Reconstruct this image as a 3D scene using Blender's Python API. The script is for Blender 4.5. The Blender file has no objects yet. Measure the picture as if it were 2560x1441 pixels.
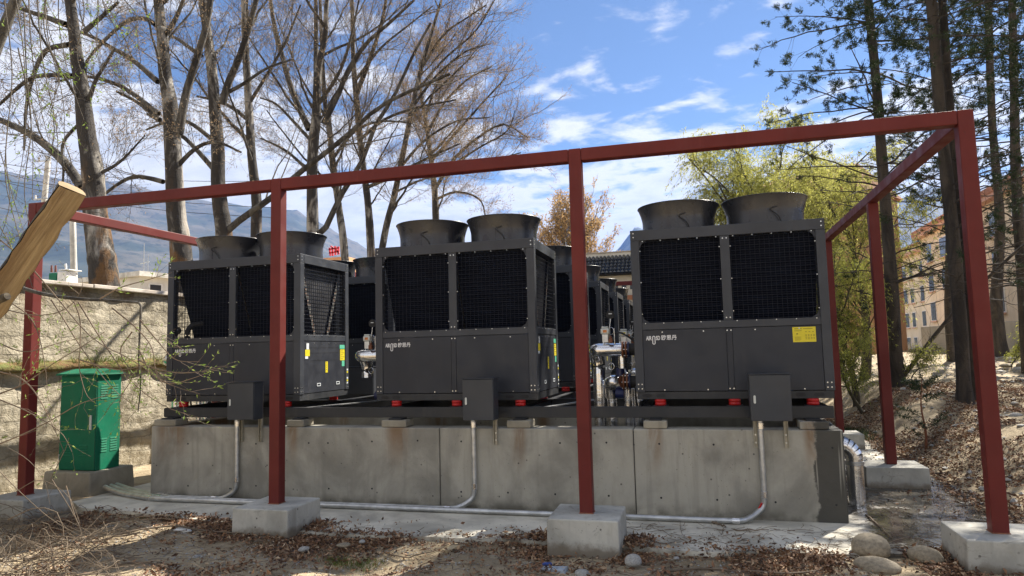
import bpy, math, random
import numpy as np
from mathutils import Matrix, Vector

# ---------------------------------------------------------------- camera, sky, sun, exposure
SC = bpy.context.scene
COL = SC.collection
F_PX, YAW, PITCH, ROLL = 1742.24, -0.2641, 0.0913, -0.0241
CAM = np.array([0.0, 0.0, 1.78])
_f = np.array([math.sin(YAW)*math.cos(PITCH), math.cos(YAW)*math.cos(PITCH), math.sin(PITCH)])
_r = np.array([math.cos(YAW), -math.sin(YAW), 0.0]); _u = np.cross(_r, _f)
_c, _s = math.cos(ROLL), math.sin(ROLL)
_r, _u = _c*_r + _s*_u, -_s*_r + _c*_u
cam = bpy.data.cameras.new('camera'); camo = bpy.data.objects.new('camera', cam); COL.objects.link(camo)
cam.sensor_width = 36; cam.lens = 36*F_PX/2560; cam.clip_start = 0.05; cam.clip_end = 30000
M = Matrix.Identity(4)
for i in range(3):
    M[i][0], M[i][1], M[i][2], M[i][3] = _r[i], _u[i], -_f[i], CAM[i]
camo.matrix_world = M
SC.camera = camo

SUN_AZ, SUN_EL = math.radians(60), math.radians(44)      # azimuth counted from +x towards +y
SUN = np.array([math.cos(SUN_AZ)*math.cos(SUN_EL), math.sin(SUN_AZ)*math.cos(SUN_EL), math.sin(SUN_EL)])
sun = bpy.data.lights.new('sun', 'SUN'); suno = bpy.data.objects.new('sun', sun); COL.objects.link(suno)
sun.energy = 5.0; sun.angle = math.radians(0.53); sun.color = (1.0, 0.93, 0.82)
suno.rotation_euler = Vector(SUN).to_track_quat('Z', 'Y').to_euler()
suno.location = (20, 12, 30)

W = bpy.data.worlds.new('World'); SC.world = W; W.use_nodes = True
def build_world():
    nt = W.node_tree; nt.nodes.clear(); N = nt.nodes.new; L = nt.links.new
    out = N('ShaderNodeOutputWorld'); bg = N('ShaderNodeBackground'); bg.inputs[1].default_value = 0.055
    sky = N('ShaderNodeTexSky'); sky.sky_type = 'NISHITA'; sky.sun_disc = False
    sky.sun_elevation = SUN_EL; sky.sun_rotation = math.radians(30); sky.altitude = 2900
    sky.air_density = 1.0; sky.dust_density = 0.35; sky.ozone_density = 1.6
    tc = N('ShaderNodeTexCoord'); sep = N('ShaderNodeSeparateXYZ'); L(tc.outputs['Generated'], sep.inputs[0])
    def math_(op, a, b=None, c=None, clamp=False):
        n = N('ShaderNodeMath'); n.operation = op; n.use_clamp = clamp
        for i, v in enumerate((a, b, c)):
            if v is None: continue
            if isinstance(v, (int, float)): n.inputs[i].default_value = v
            else: L(v, n.inputs[i])
        return n.outputs[0]
    def mrange(v, a, b, c=0.0, d=1.0):
        n = N('ShaderNodeMapRange'); n.interpolation_type = 'SMOOTHSTEP'; L(v, n.inputs[0])
        for i, k in enumerate((a, b, c, d)): n.inputs[i+1].default_value = k
        return n.outputs[0]
    X, Y, Z = sep.outputs
    den = math_('ADD', math_('MAXIMUM', Z, 0.0), 0.16)
    comb = N('ShaderNodeCombineXYZ')
    L(math_('DIVIDE', X, den), comb.inputs[0]); L(math_('DIVIDE', Y, den), comb.inputs[1])
    comb.inputs[2].default_value = 3.7
    def noise(scale, detail, rough, off):
        m = N('ShaderNodeMapping'); L(comb.outputs[0], m.inputs[0]); m.inputs['Location'].default_value = off
        m.inputs['Rotation'].default_value = (0, 0, math.radians(12)); m.inputs['Scale'].default_value = (1.0, 1.25, 1)
        n = N('ShaderNodeTexNoise'); L(m.outputs[0], n.inputs['Vector'])
        n.inputs['Scale'].default_value = scale; n.inputs['Detail'].default_value = detail
        n.inputs['Roughness'].default_value = rough; n.inputs['Distortion'].default_value = 0.25
        return n.outputs['Fac']
    fine = noise(5.2, 9, 0.55, (0.35, 2.1, 0)); big = noise(1.15, 4, 0.5, (4.3, 1.2, 0.7))
    left = mrange(X, -0.28, -0.62); low = mrange(Z, 0.36, 0.16)
    cov = math_('ADD', math_('ADD', math_('MULTIPLY', left, 0.10), math_('MULTIPLY', low, 0.20)), math_('MULTIPLY', mrange(Y, 0.3, -0.3), 0.08))
    d = math_('ADD', math_('ADD', math_('MULTIPLY', fine, 0.72), math_('MULTIPLY', big, 0.28)), cov)
    cl = mrange(d, 0.515, 0.66)
    cl = math_('MULTIPLY', cl, mrange(Z, -0.02, 0.02))
    shade = mrange(d, 0.60, 0.92)                        # thick cloud is a little greyer
    cc = N('ShaderNodeMix'); cc.data_type = 'RGBA'; L(shade, cc.inputs[0])
    cc.inputs[6].default_value = (7.4, 7.4, 7.5, 1); cc.inputs[7].default_value = (5.4, 5.6, 6.0, 1)
    mx = N('ShaderNodeMix'); mx.data_type = 'RGBA'; L(cl, mx.inputs[0]); L(sky.outputs[0], mx.inputs[6]); L(cc.outputs[2], mx.inputs[7])
    L(mx.outputs[2], bg.inputs[0]); L(bg.outputs[0], out.inputs[0])
build_world()
VS = SC.view_settings
SC.display_settings.display_device = 'sRGB'
VS.view_transform = 'Standard'; VS.look = 'None'; VS.exposure = 1.42; VS.gamma = 1.0; VS.use_curve_mapping = False
SC.cycles.max_bounces = 6; SC.cycles.diffuse_bounces = 3; SC.cycles.glossy_bounces = 3
SC.cycles.transparent_max_bounces = 8; SC.cycles.volume_bounces = 0

# ---------------------------------------------------------------- helpers
def at(px, py, **k):
    """point of the place seen at a photo pixel, at a known x, y or z"""
    v = _f*F_PX + _r*(px-1280) + _u*(720.5-py)
    a, b = next(iter(k.items())); i = 'xyz'.index(a)
    return CAM + v*((b-CAM[i])/v[i])
def npmesh(name, V, F, smooth=False):
    V = np.asarray(V, np.float32); F = np.asarray(F, np.int32)
    me = bpy.data.meshes.new(name); k = F.shape[1]
    me.vertices.add(len(V)); me.vertices.foreach_set('co', V.ravel())
    me.loops.add(F.size); me.loops.foreach_set('vertex_index', F.ravel())
    me.polygons.add(len(F)); me.polygons.foreach_set('loop_start', np.arange(0, F.size, k, dtype=np.int32))
    me.polygons.foreach_set('use_smooth', np.full(len(F), smooth))
    me.update(calc_edges=True); me.validate()
    return me
class MB:
    def __init__(s): s.v = []; s.f = []; s.sm = []
    def add(s, vs, fs, sm=False):
        o = len(s.v); s.v += [tuple(map(float, p)) for p in vs]; s.f += [tuple(i+o for i in f) for f in fs]; s.sm += [sm]*len(fs); return s
    def box(s, x0, x1, y0, y1, z0, z1):
        return s.add([(x, y, z) for z in (z0, z1) for y in (y0, y1) for x in (x0, x1)],
                     [(0,2,3,1),(4,5,7,6),(0,1,5,4),(2,6,7,3),(0,4,6,2),(1,3,7,5)])
    def hexa(s, p):   # 8 points, bottom loop 0-3 then top loop 4-7
        return s.add(p, [(3,2,1,0),(4,5,6,7),(0,1,5,4),(1,2,6,5),(2,3,7,6),(3,0,4,7)])
    def beam(s, a, b, w, h, up=(0,0,1)):
        a, b, up = map(np.array, (a, b, up)); t = (b-a)/np.linalg.norm(b-a); x = np.cross(t, up); x = x/np.linalg.norm(x); z = np.cross(x, t)
        P = []
        for q in (a, b): P += [q-x*w/2-z*h/2, q+x*w/2-z*h/2, q+x*w/2+z*h/2, q-x*w/2+z*h/2]
        return s.hexa(P)
    def cyl(s, a, b, r0, r1=None, n=12, cap=True):
        r1 = r0 if r1 is None else r1
        a, b = np.array(a, float), np.array(b, float); t = (b-a)/np.linalg.norm(b-a)
        ref = np.array((0,0,1.)) if abs(t[2]) < .9 else np.array((1.,0,0)); x = np.cross(t, ref); x /= np.linalg.norm(x); y = np.cross(t, x)
        P = []
        for q, r in ((a, r0), (b, r1)):
            P += [q+(x*math.cos(2*math.pi*i/n)+y*math.sin(2*math.pi*i/n))*r for i in range(n)]
        s.add(P, [(i, (i+1) % n, n+(i+1) % n, n+i) for i in range(n)], True)
        if cap: s.add(P[:n], [tuple(range(n-1, -1, -1))]); s.add(P[n:], [tuple(range(n))])
        return s
    def lathe(s, prof, c=(0,0,0), n=40):
        P = [(c[0]+r*math.cos(2*math.pi*i/n), c[1]+r*math.sin(2*math.pi*i/n), c[2]+z) for r, z in prof for i in range(n)]
        return s.add(P, [(j*n+i, j*n+(i+1) % n, (j+1)*n+(i+1) % n, (j+1)*n+i) for j in range(len(prof)-1) for i in range(n)], True)
    def prism(s, poly, axis, a, b):   # polygon in the plane normal to axis, extruded a..b
        n = len(poly)
        def p3(q, w): return {'x': (w, q[0], q[1]), 'y': (q[0], w, q[1]), 'z': (q[0], q[1], w)}[axis]
        P = [p3(q, a) for q in poly]+[p3(q, b) for q in poly]
        return s.add(P, [tuple(range(n)), tuple(range(2*n-1, n-1, -1))]+[(i, n+i, n+(i+1) % n, (i+1) % n) for i in range(n)])
    def tube(s, pts, r, n=10, cap=True):
        V, Fq = tube_arrays([(np.array(pts, float), np.full(len(pts), r) if np.isscalar(r) else np.array(r, float))], n)
        s.add(V, [tuple(q) for q in Fq], True)
        if cap: s.add(V[:n], [tuple(range(n))]); s.add(V[-n:], [tuple(range(n))])
        return s
    def mesh(s, name, off=(0,0,0)):
        me = bpy.data.meshes.new(name); o = off
        me.from_pydata([(p[0]-o[0], p[1]-o[1], p[2]-o[2]) for p in s.v], [], s.f)
        me.polygons.foreach_set('use_smooth', s.sm); me.update(); return me
    def build(s, name, mat, parent=None, bevel=0.0, kind=None, off=None, seg=2):
        if off is None: off = OFF.get(parent.name, (0,0,0)) if parent else (0,0,0)
        return link(name, s.mesh(name, off), mat, parent, bevel, kind, seg)
OFF = {}
def link(name, me, mat, parent=None, bevel=0.0, kind=None, seg=2):
    o = bpy.data.objects.new(name, me); COL.objects.link(o)
    if mat is not None and not me.materials: me.materials.append(mat)
    if parent: o.parent = parent; OFF[o.name] = OFF.get(parent.name, (0,0,0))
    if bevel:
        b = o.modifiers.new('bevel', 'BEVEL'); b.width = bevel; b.segments = seg; b.limit_method = 'ANGLE'; b.angle_limit = math.radians(40)
    if kind: o['kind'] = kind
    return o
def tag(o, label, cat, group=None):
    o['label'] = label; o['category'] = cat
    if group: o['group'] = group
    return o
def thing(name, label, cat, loc=(0,0,0), group=None):
    o = bpy.data.objects.new(name, None); COL.objects.link(o); o.location = loc; o.empty_display_size = .2
    OFF[o.name] = tuple(map(float, loc)); return tag(o, label, cat, group)
def one(mb, name, mat, label, cat, group=None, bevel=0.0, seg=2):
    o = mb.build(name, mat, None, bevel, None, (0,0,0), seg); return tag(o, label, cat, group)
def struct(name, me, mat): o = link(name, me, mat); o['kind'] = 'structure'; return o
def copy_tree(o, parent=None):
    c = o.copy(); COL.objects.link(c); c.parent = parent
    for ch in o.children: copy_tree(ch, c)
    return c
def tube_arrays(polys, n=5):
    Vs, Fs, off = [], [], 0; groups = {}
    for p, r in polys: groups.setdefault(len(p), []).append((p, r))
    ang = np.arange(n)*2*np.pi/n
    for N, g in groups.items():
        P = np.array([q[0] for q in g]); R = np.array([q[1] for q in g]); m = len(g)
        T = np.gradient(P, axis=1); T /= np.linalg.norm(T, axis=2, keepdims=True)+1e-9
        mt = T.mean(1); ref = np.where((np.abs(mt[:, 2:3]) < .8), np.array([[0,0,1.]]), np.array([[1.,0,0]]))[:, None, :]
        X = np.cross(T, np.broadcast_to(ref, T.shape)); X /= np.linalg.norm(X, axis=2, keepdims=True)+1e-9; Y = np.cross(T, X)
        V = P[:, :, None, :]+(X[:, :, None, :]*np.cos(ang)[None, None, :, None]+Y[:, :, None, :]*np.sin(ang)[None, None, :, None])*R[:, :, None, None]
        i = np.arange(n); j = np.arange(N-1)
        q = np.stack([j[:, None]*n+i, j[:, None]*n+(i+1) % n, (j[:, None]+1)*n+(i+1) % n, (j[:, None]+1)*n+i], -1).reshape(-1, 4)
        Fq = (q[None]+(np.arange(m)*N*n)[:, None, None]).reshape(-1, 4)
        Vs.append(V.reshape(-1, 3)); Fs.append(Fq+off); off += m*N*n
    return np.concatenate(Vs), np.concatenate(Fs)
def batch(P, R): return [(P[i], R[i]) for i in range(len(P))]
def smooth_path(pts, k=6):
    """Catmull-Rom through control points (any width)"""
    p = np.array(pts, float); p = np.vstack([2*p[0]-p[1], p, 2*p[-1]-p[-2]]); o = []
    for i in range(1, len(p)-2):
        for t in np.arange(k)/k:
            a, b, c, d = p[i-1:i+3]
            o.append(.5*((2*b)+(c-a)*t+(2*a-5*b+4*c-d)*t*t+(3*b-a-3*c+d)*t**3))
    o.append(p[-2]); return np.array(o)
def noise2(x, y, seed=0, octaves=4, scale=1.0):
    """cheap value noise, vectorised"""
    x = np.asarray(x, float)*scale; y = np.asarray(y, float)*scale; o = 0; a = 1; tot = 0
    for k in range(octaves):
        xi, yi = np.floor(x), np.floor(y); xf, yf = x-xi, y-yi
        def h(i, j): v = np.sin(i*127.1+j*311.7+(seed+k)*74.7)*43758.5453; return v-np.floor(v)
        sx, sy = xf*xf*(3-2*xf), yf*yf*(3-2*yf)
        v = (h(xi, yi)*(1-sx)+h(xi+1, yi)*sx)*(1-sy)+(h(xi, yi+1)*(1-sx)+h(xi+1, yi+1)*sx)*sy
        o = o+a*(v-.5); tot += a; a *= .5; x = x*2.03; y = y*2.03
    return o/tot*2
def sstep(a, b, x): t = np.clip((np.asarray(x, float)-a)/(b-a), 0, 1); return t*t*(3-2*t)

# ---------------------------------------------------------------- materials
MATS = {}
class NT:
    def __init__(s, name):
        s.m = bpy.data.materials.new(name); s.m.use_nodes = True; s.nt = s.m.node_tree; s.b = s.nt.nodes['Principled BSDF']
        s.tc = s.nt.nodes.new('ShaderNodeTexCoord')
    def n(s, t): return s.nt.nodes.new(t)
    def l(s, a, b): s.nt.links.new(a, b)
    def coord(s, scale=(1,1,1), kind='Object', loc=(0,0,0)):
        m = s.n('ShaderNodeMapping'); s.l(s.tc.outputs[kind], m.inputs[0]); m.inputs['Scale'].default_value = scale; m.inputs['Location'].default_value = loc; return m.outputs[0]
    def coord_from(s, vec, scale):
        m = s.n('ShaderNodeMapping'); s.l(vec, m.inputs[0]); m.inputs['Scale'].default_value = scale; return m.outputs[0]
    def geo(s, scale=(1,1,1)):
        g = s.n('ShaderNodeNewGeometry'); m = s.n('ShaderNodeMapping'); s.l(g.outputs['Position'], m.inputs[0]); m.inputs['Scale'].default_value = scale; return m.outputs[0]
    def noise(s, vec, scale, detail=5, rough=.55, dist=0.0):
        t = s.n('ShaderNodeTexNoise'); s.l(vec, t.inputs['Vector']); t.inputs['Scale'].default_value = scale
        t.inputs['Detail'].default_value = detail; t.inputs['Roughness'].default_value = rough; t.inputs['Distortion'].default_value = dist; return t.outputs['Fac']
    def vor(s, vec, scale, feat='F1', out='Distance', rnd=1.0):
        t = s.n('ShaderNodeTexVoronoi'); t.feature = feat; s.l(vec, t.inputs['Vector']); t.inputs['Scale'].default_value = scale; t.inputs['Randomness'].default_value = rnd; return t.outputs[out]
    def ramp(s, v, a, b, c=0.0, d=1.0):
        n = s.n('ShaderNodeMapRange'); n.interpolation_type = 'SMOOTHSTEP'; s.l(v, n.inputs[0])
        for i, k in enumerate((a, b, c, d)): n.inputs[i+1].default_value = k
        return n.outputs[0]
    def mth(s, op, a, b):
        n = s.n('ShaderNodeMath'); n.operation = op
        for i, v in enumerate((a, b)):
            if isinstance(v, (int, float)): n.inputs[i].default_value = v
            else: s.l(v, n.inputs[i])
        return n.outputs[0]
    def mix(s, fac, a, b):
        n = s.n('ShaderNodeMix'); n.data_type = 'RGBA'
        if isinstance(fac, (int, float)): n.inputs[0].default_value = fac
        else: s.l(fac, n.inputs[0])
        for i, v in ((6, a), (7, b)):
            if isinstance(v, tuple): n.inputs[i].default_value = v+(1,) if len(v) == 3 else v
            else: s.l(v, n.inputs[i])
        return n.outputs[2]
    def bump(s, h, strength=.3, dist=.01):
        n = s.n('ShaderNodeBump'); n.inputs['Strength'].default_value = strength; n.inputs['Distance'].default_value = dist; s.l(h, n.inputs['Height']); s.l(n.outputs[0], s.b.inputs['Normal']); return s
    def col(s, c): s.l(c, s.b.inputs['Base Color']) if not isinstance(c, tuple) else s.b.inputs['Base Color'].__setattr__('default_value', c+(1,)); return s
    def rough(s, v): s.l(v, s.b.inputs['Roughness']) if not isinstance(v, (int, float)) else s.b.inputs['Roughness'].__setattr__('default_value', v); return s
    def metal(s, v): s.b.inputs['Metallic'].default_value = v; return s
    def done(s, key): MATS[key] = s.m; return s.m
    def sep(s, vec): n = s.n('ShaderNodeSeparateXYZ'); s.l(vec, n.inputs[0]); return n.outputs
    def rnd(s): return s.n('ShaderNodeNewGeometry').outputs['Random Per Island']

def plain(key, c, rough=.5, metal=0.0, var=.12, scale=6.0, bump=0.0):
    m = NT(key); v = m.coord(); f = m.noise(v, scale, 4)
    m.col(m.mix(m.ramp(f, .3, .7), tuple(x*(1-var) for x in c), tuple(min(1, x*(1+var)) for x in c)))
    m.rough(m.ramp(m.noise(v, scale*2.3, 3), .3, .7, max(0, rough-.08), min(1, rough+.08))).metal(metal)
    if bump: m.bump(m.noise(v, scale*8, 3), bump, .004)
    return m.done(key)

def concrete(key, c=(.33,.325,.295), rust=False, wet=None, streak=True, specks=True, mud=False):
    m = NT(key); g = m.geo()
    big = m.noise(m.geo((1,1,.8)), 1.6, 6, .6, .4); c1 = m.mix(m.ramp(big, .34, .66), tuple(x*.68 for x in c), tuple(x*1.2 for x in c))
    if streak:
        st = m.noise(m.geo((7,7,.55)), 1.5, 5, .6); c1 = m.mix(m.ramp(st, .50, .70, 0, .40), c1, tuple(x*.62 for x in c))
        sp = m.noise(m.geo((3,3,1.1)), 2.6, 6, .7, 1.2); c1 = m.mix(m.ramp(sp, .55, .75, 0, .35), c1, (.30,.27,.19))
    if specks:
        vd = m.vor(m.geo(), 9); gate = m.noise(m.geo(), 2.2, 3); hole = m.mth('MULTIPLY', m.ramp(vd, .12, .06), m.ramp(gate, .44, .54))
        vd2 = m.vor(m.geo((1,1,.7)), 34); gate2 = m.noise(m.geo(), 3.1, 2); hole2 = m.mth('MULTIPLY', m.ramp(vd2, .13, .06), m.ramp(gate2, .50, .60))
        hs = m.mth('MAXIMUM', hole, hole2); c1 = m.mix(m.mth('MULTIPLY', hs, .8), c1, (.05,.045,.04))
    if rust:
        x, y, z = m.sep(m.geo())
        rs = m.noise(m.geo((5,5,.9)), 1.3, 5, .65, .6); zz = m.ramp(z, .35, .93); fac = None
        for cx, w in ((-6.75, .32), (-3.55, .20), (-2.06, .12), (-0.55, .12), (-4.95, .1), (1.02,.10)):
            d = m.mth('ABSOLUTE', m.mth('SUBTRACT', x, cx), 0); k = m.ramp(d, w, w*.15); fac = k if fac is None else m.mth('MAXIMUM', fac, k)
        fac = m.mth('MULTIPLY', m.mth('MULTIPLY', fac, zz), m.ramp(rs, .32, .56)); c1 = m.mix(m.mth('MULTIPLY', fac, .8), c1, (.20,.11,.045))
        base = m.ramp(z, .16, .0); c1 = m.mix(m.mth('MULTIPLY', base, m.ramp(m.noise(m.geo(), 5, 5), .35, .65)), c1, (.12,.11,.085))
    if mud:
        x, y, z = m.sep(m.geo()); mz = m.mth('ADD', z, m.mth('MULTIPLY', m.mth('SUBTRACT', m.noise(m.geo(), 6, 6, .7), .5), .22)); c1 = m.mix(m.ramp(mz, .09, .0, 0, .8), c1, (.15,.115,.075))
        c1 = m.mix(m.ramp(m.noise(m.geo((1,1,2)), 3.3, 7, .72, 1.5), .56, .64, 0, .5), c1, (.17,.16,.13))
    rough = m.ramp(m.noise(g, 9, 4), .3, .7, .78, .95)
    if wet == 'wall':
        x, y, z = m.sep(m.geo()); wob = m.noise(m.geo((1,1,1)), 3.0, 5, .7)
        e = m.mth('ADD', x, m.mth('MULTIPLY', m.mth('SUBTRACT', wob, .5), .22)); wf = m.ramp(e, 1.035, 1.065)
        dry = m.noise(m.geo((9,9,.35)), 1.1, 2); wf = m.mth('MULTIPLY', wf, m.ramp(dry, .70, .64))
        c1 = m.mix(wf, c1, (.062,.058,.047)); rough = m.mth('SUBTRACT', rough, m.mth('MULTIPLY', wf, .25))
    if wet == 'slab':
        x, y, z = m.sep(m.geo()); nz = m.mth('ADD', m.mth('MULTIPLY', m.noise(m.geo((1,1.3,1)), 1.5, 7, .68, .5), .6), m.mth('MULTIPLY', m.noise(m.geo((1,1.7,1)), 5.0, 7, .72, .8), .4))
        e = m.mth('ADD', m.ramp(x, .95, 1.7), m.mth('SUBTRACT', m.mth('MULTIPLY', nz, 3.4), 2.05)); e = m.mth('SUBTRACT', e, m.ramp(y, 10.0, 13.0))
        wf = m.ramp(e, .10, .36); c1 = m.mix(m.mth('MULTIPLY', wf, .9), c1, (.055,.047,.036))
        pud = m.ramp(e, .42, .60); rough = m.mth('SUBTRACT', rough, m.mth('MULTIPLY', wf, .35)); rough = m.mth('SUBTRACT', rough, m.mth('MULTIPLY', pud, .45))
        drt = m.noise(m.geo(), 2.0, 7, .7); near = m.ramp(y, 7.0, 6.55); c1 = m.mix(m.mth('MULTIPLY', m.ramp(drt, .46, .66), m.mth('ADD', m.mth('MULTIPLY', near, .7), .2)), c1, (.17,.135,.09))
    hb = m.mth('ADD', m.noise(m.geo(), 22, 5), m.mth('MULTIPLY', m.noise(m.geo(), 3, 3), .6)); m.bump(hb, .35 if wet != 'slab' else .22, .008)
    m.col(c1).rough(rough); return m.done(key)
concrete('concrete_wall', (.345,.325,.272), rust=True, wet='wall')
concrete('concrete_slab', (.62,.585,.49), wet='slab', streak=False)
concrete('concrete_footing', (.47,.455,.40), mud=True)
concrete('concrete_block', (.32,.29,.225))
concrete('concrete_pole', (.62,.60,.55), specks=False)

def paint(key, c, rough=.42, dust=(.25,.2,.14), df=.16, coat=0.0, spec=.5, wear=None):
    m = NT(key); g = m.geo(); n = m.noise(g, 2.3, 6, .6); n2 = m.noise(m.geo((6,6,.8)), 1.7, 5)
    cc = m.mix(m.ramp(n, .3, .72), tuple(x*.88 for x in c), tuple(x*1.12 for x in c)); cc = m.mix(m.ramp(n2, .52, .78, 0, df), cc, dust)
    m.col(cc).rough(m.ramp(m.noise(g, 5, 5, .6), .3, .7, rough-.07, rough+.12)); m.b.inputs['Coat Weight'].default_value = coat; m.b.inputs['Specular IOR Level'].default_value = spec
    m.bump(m.mth('ADD', m.noise(g, 60, 2), m.mth('MULTIPLY', m.noise(g, 1.7, 2), 14.0)), .12, .002)
    if wear: 
        w = m.mth('MULTIPLY', m.ramp(m.noise(g, 26, 6, .75), .63, .68), m.ramp(m.noise(g, 2.1, 4), .46, .58)); lt = m.ramp(m.noise(m.geo((5,5,.5)), 2.4, 6, .7), 0.56, .74, 0, .22); cc = m.mix(lt, cc, tuple(min(1, x*1.7+.02) for x in c)); cc = m.mix(m.mth('MULTIPLY', w, .85), cc, wear); m.col(cc)
    return m.done(key)
paint('unit_paint', (.029,.032,.041), .42, (.10,.085,.07), .08, 0, .35)
paint('unit_rail', (.042,.046,.055), .40, (.12,.10,.08), .10, 0, .4)
paint('cowl_paint', (.028,.030,.036), .27, (.09,.08,.075), .12, 0, .65)
paint('box_paint', (.040,.044,.052), .42, (.12,.10,.08), .06, 0, .4)
paint('steel_paint', (.028,.030,.034), .45, (.14,.12,.09), .15, 0, .4)
paint('red_paint', (.128,.021,.017), .52, (.13,.035,.027), .35, 0, .22, (.045,.022,.016))
paint('green_paint', (.006,.145,.076), .5, (.05,.15,.09), .2, 0, .3, (.10,.13,.10))
paint('mount_red', (.50,.012,.010), .38, (.3,.1,.08), .1)
paint('blue_paint', (.008,.014,.075), .4)
plain('black', (.010,.010,.012), .6)
plain('grille_wire', (.013,.015,.023), .6); MATS['grille_wire'].node_tree.nodes['Principled BSDF'].inputs['Specular IOR Level'].default_value = .15; plain('rubber', (.020,.020,.021), .75)
plain('steel_bolt', (.62,.62,.60), .32, 1.0, .06)
plain('galv', (.52,.53,.53), .38, .9, .16, 9)
plain('galv_strut', (.42,.39,.31), .5, .5, .14, 9)
plain('alu', (.74,.74,.75), .22, 1.0, .08, 3)
plain('white_paint', (.75,.74,.71), .5)
plain('white_print', (.82,.82,.82), .5, 0, .03)
plain('sticker_yellow', (.72,.60,.02), .45, 0, .05, 20)
plain('sticker_ink', (.16,.12,.01), .6, 0, .05)
plain('sticker_white', (.70,.74,.76), .45, 0, .05)
plain('sticker_green', (.12,.50,.33), .45, 0, .05)
plain('copper', (.42,.17,.07), .38, .9, .2, 30)
plain('brown_iron', (.20,.075,.035), .6, .2, .3, 20)
plain('actuator', (.58,.60,.56), .45, .1, .08)
plain('glass_dark', (.03,.04,.05), .08, 0, .1, 1.0)
plain('red_sign', (.62,.02,.03), .5)
plain('wood_end', (.30,.21,.11), .8)
plain('stick_wood', (.17,.125,.085), .85, 0, .35, 5)
plain('stick_pale', (.145,.11,.075), .85, 0, .3, 5)
plain('wire', (.03,.03,.035), .6)
plain('insulator', (.18,.07,.05), .3)
plain('scrap_wood', (.42,.33,.20), .8, 0, .2, 8)
plain('rag_white', (.72,.71,.67), .8)
plain('trash_blue', (.03,.07,.28), .45); plain('trash_grey', (.36,.40,.44), .6)

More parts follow.
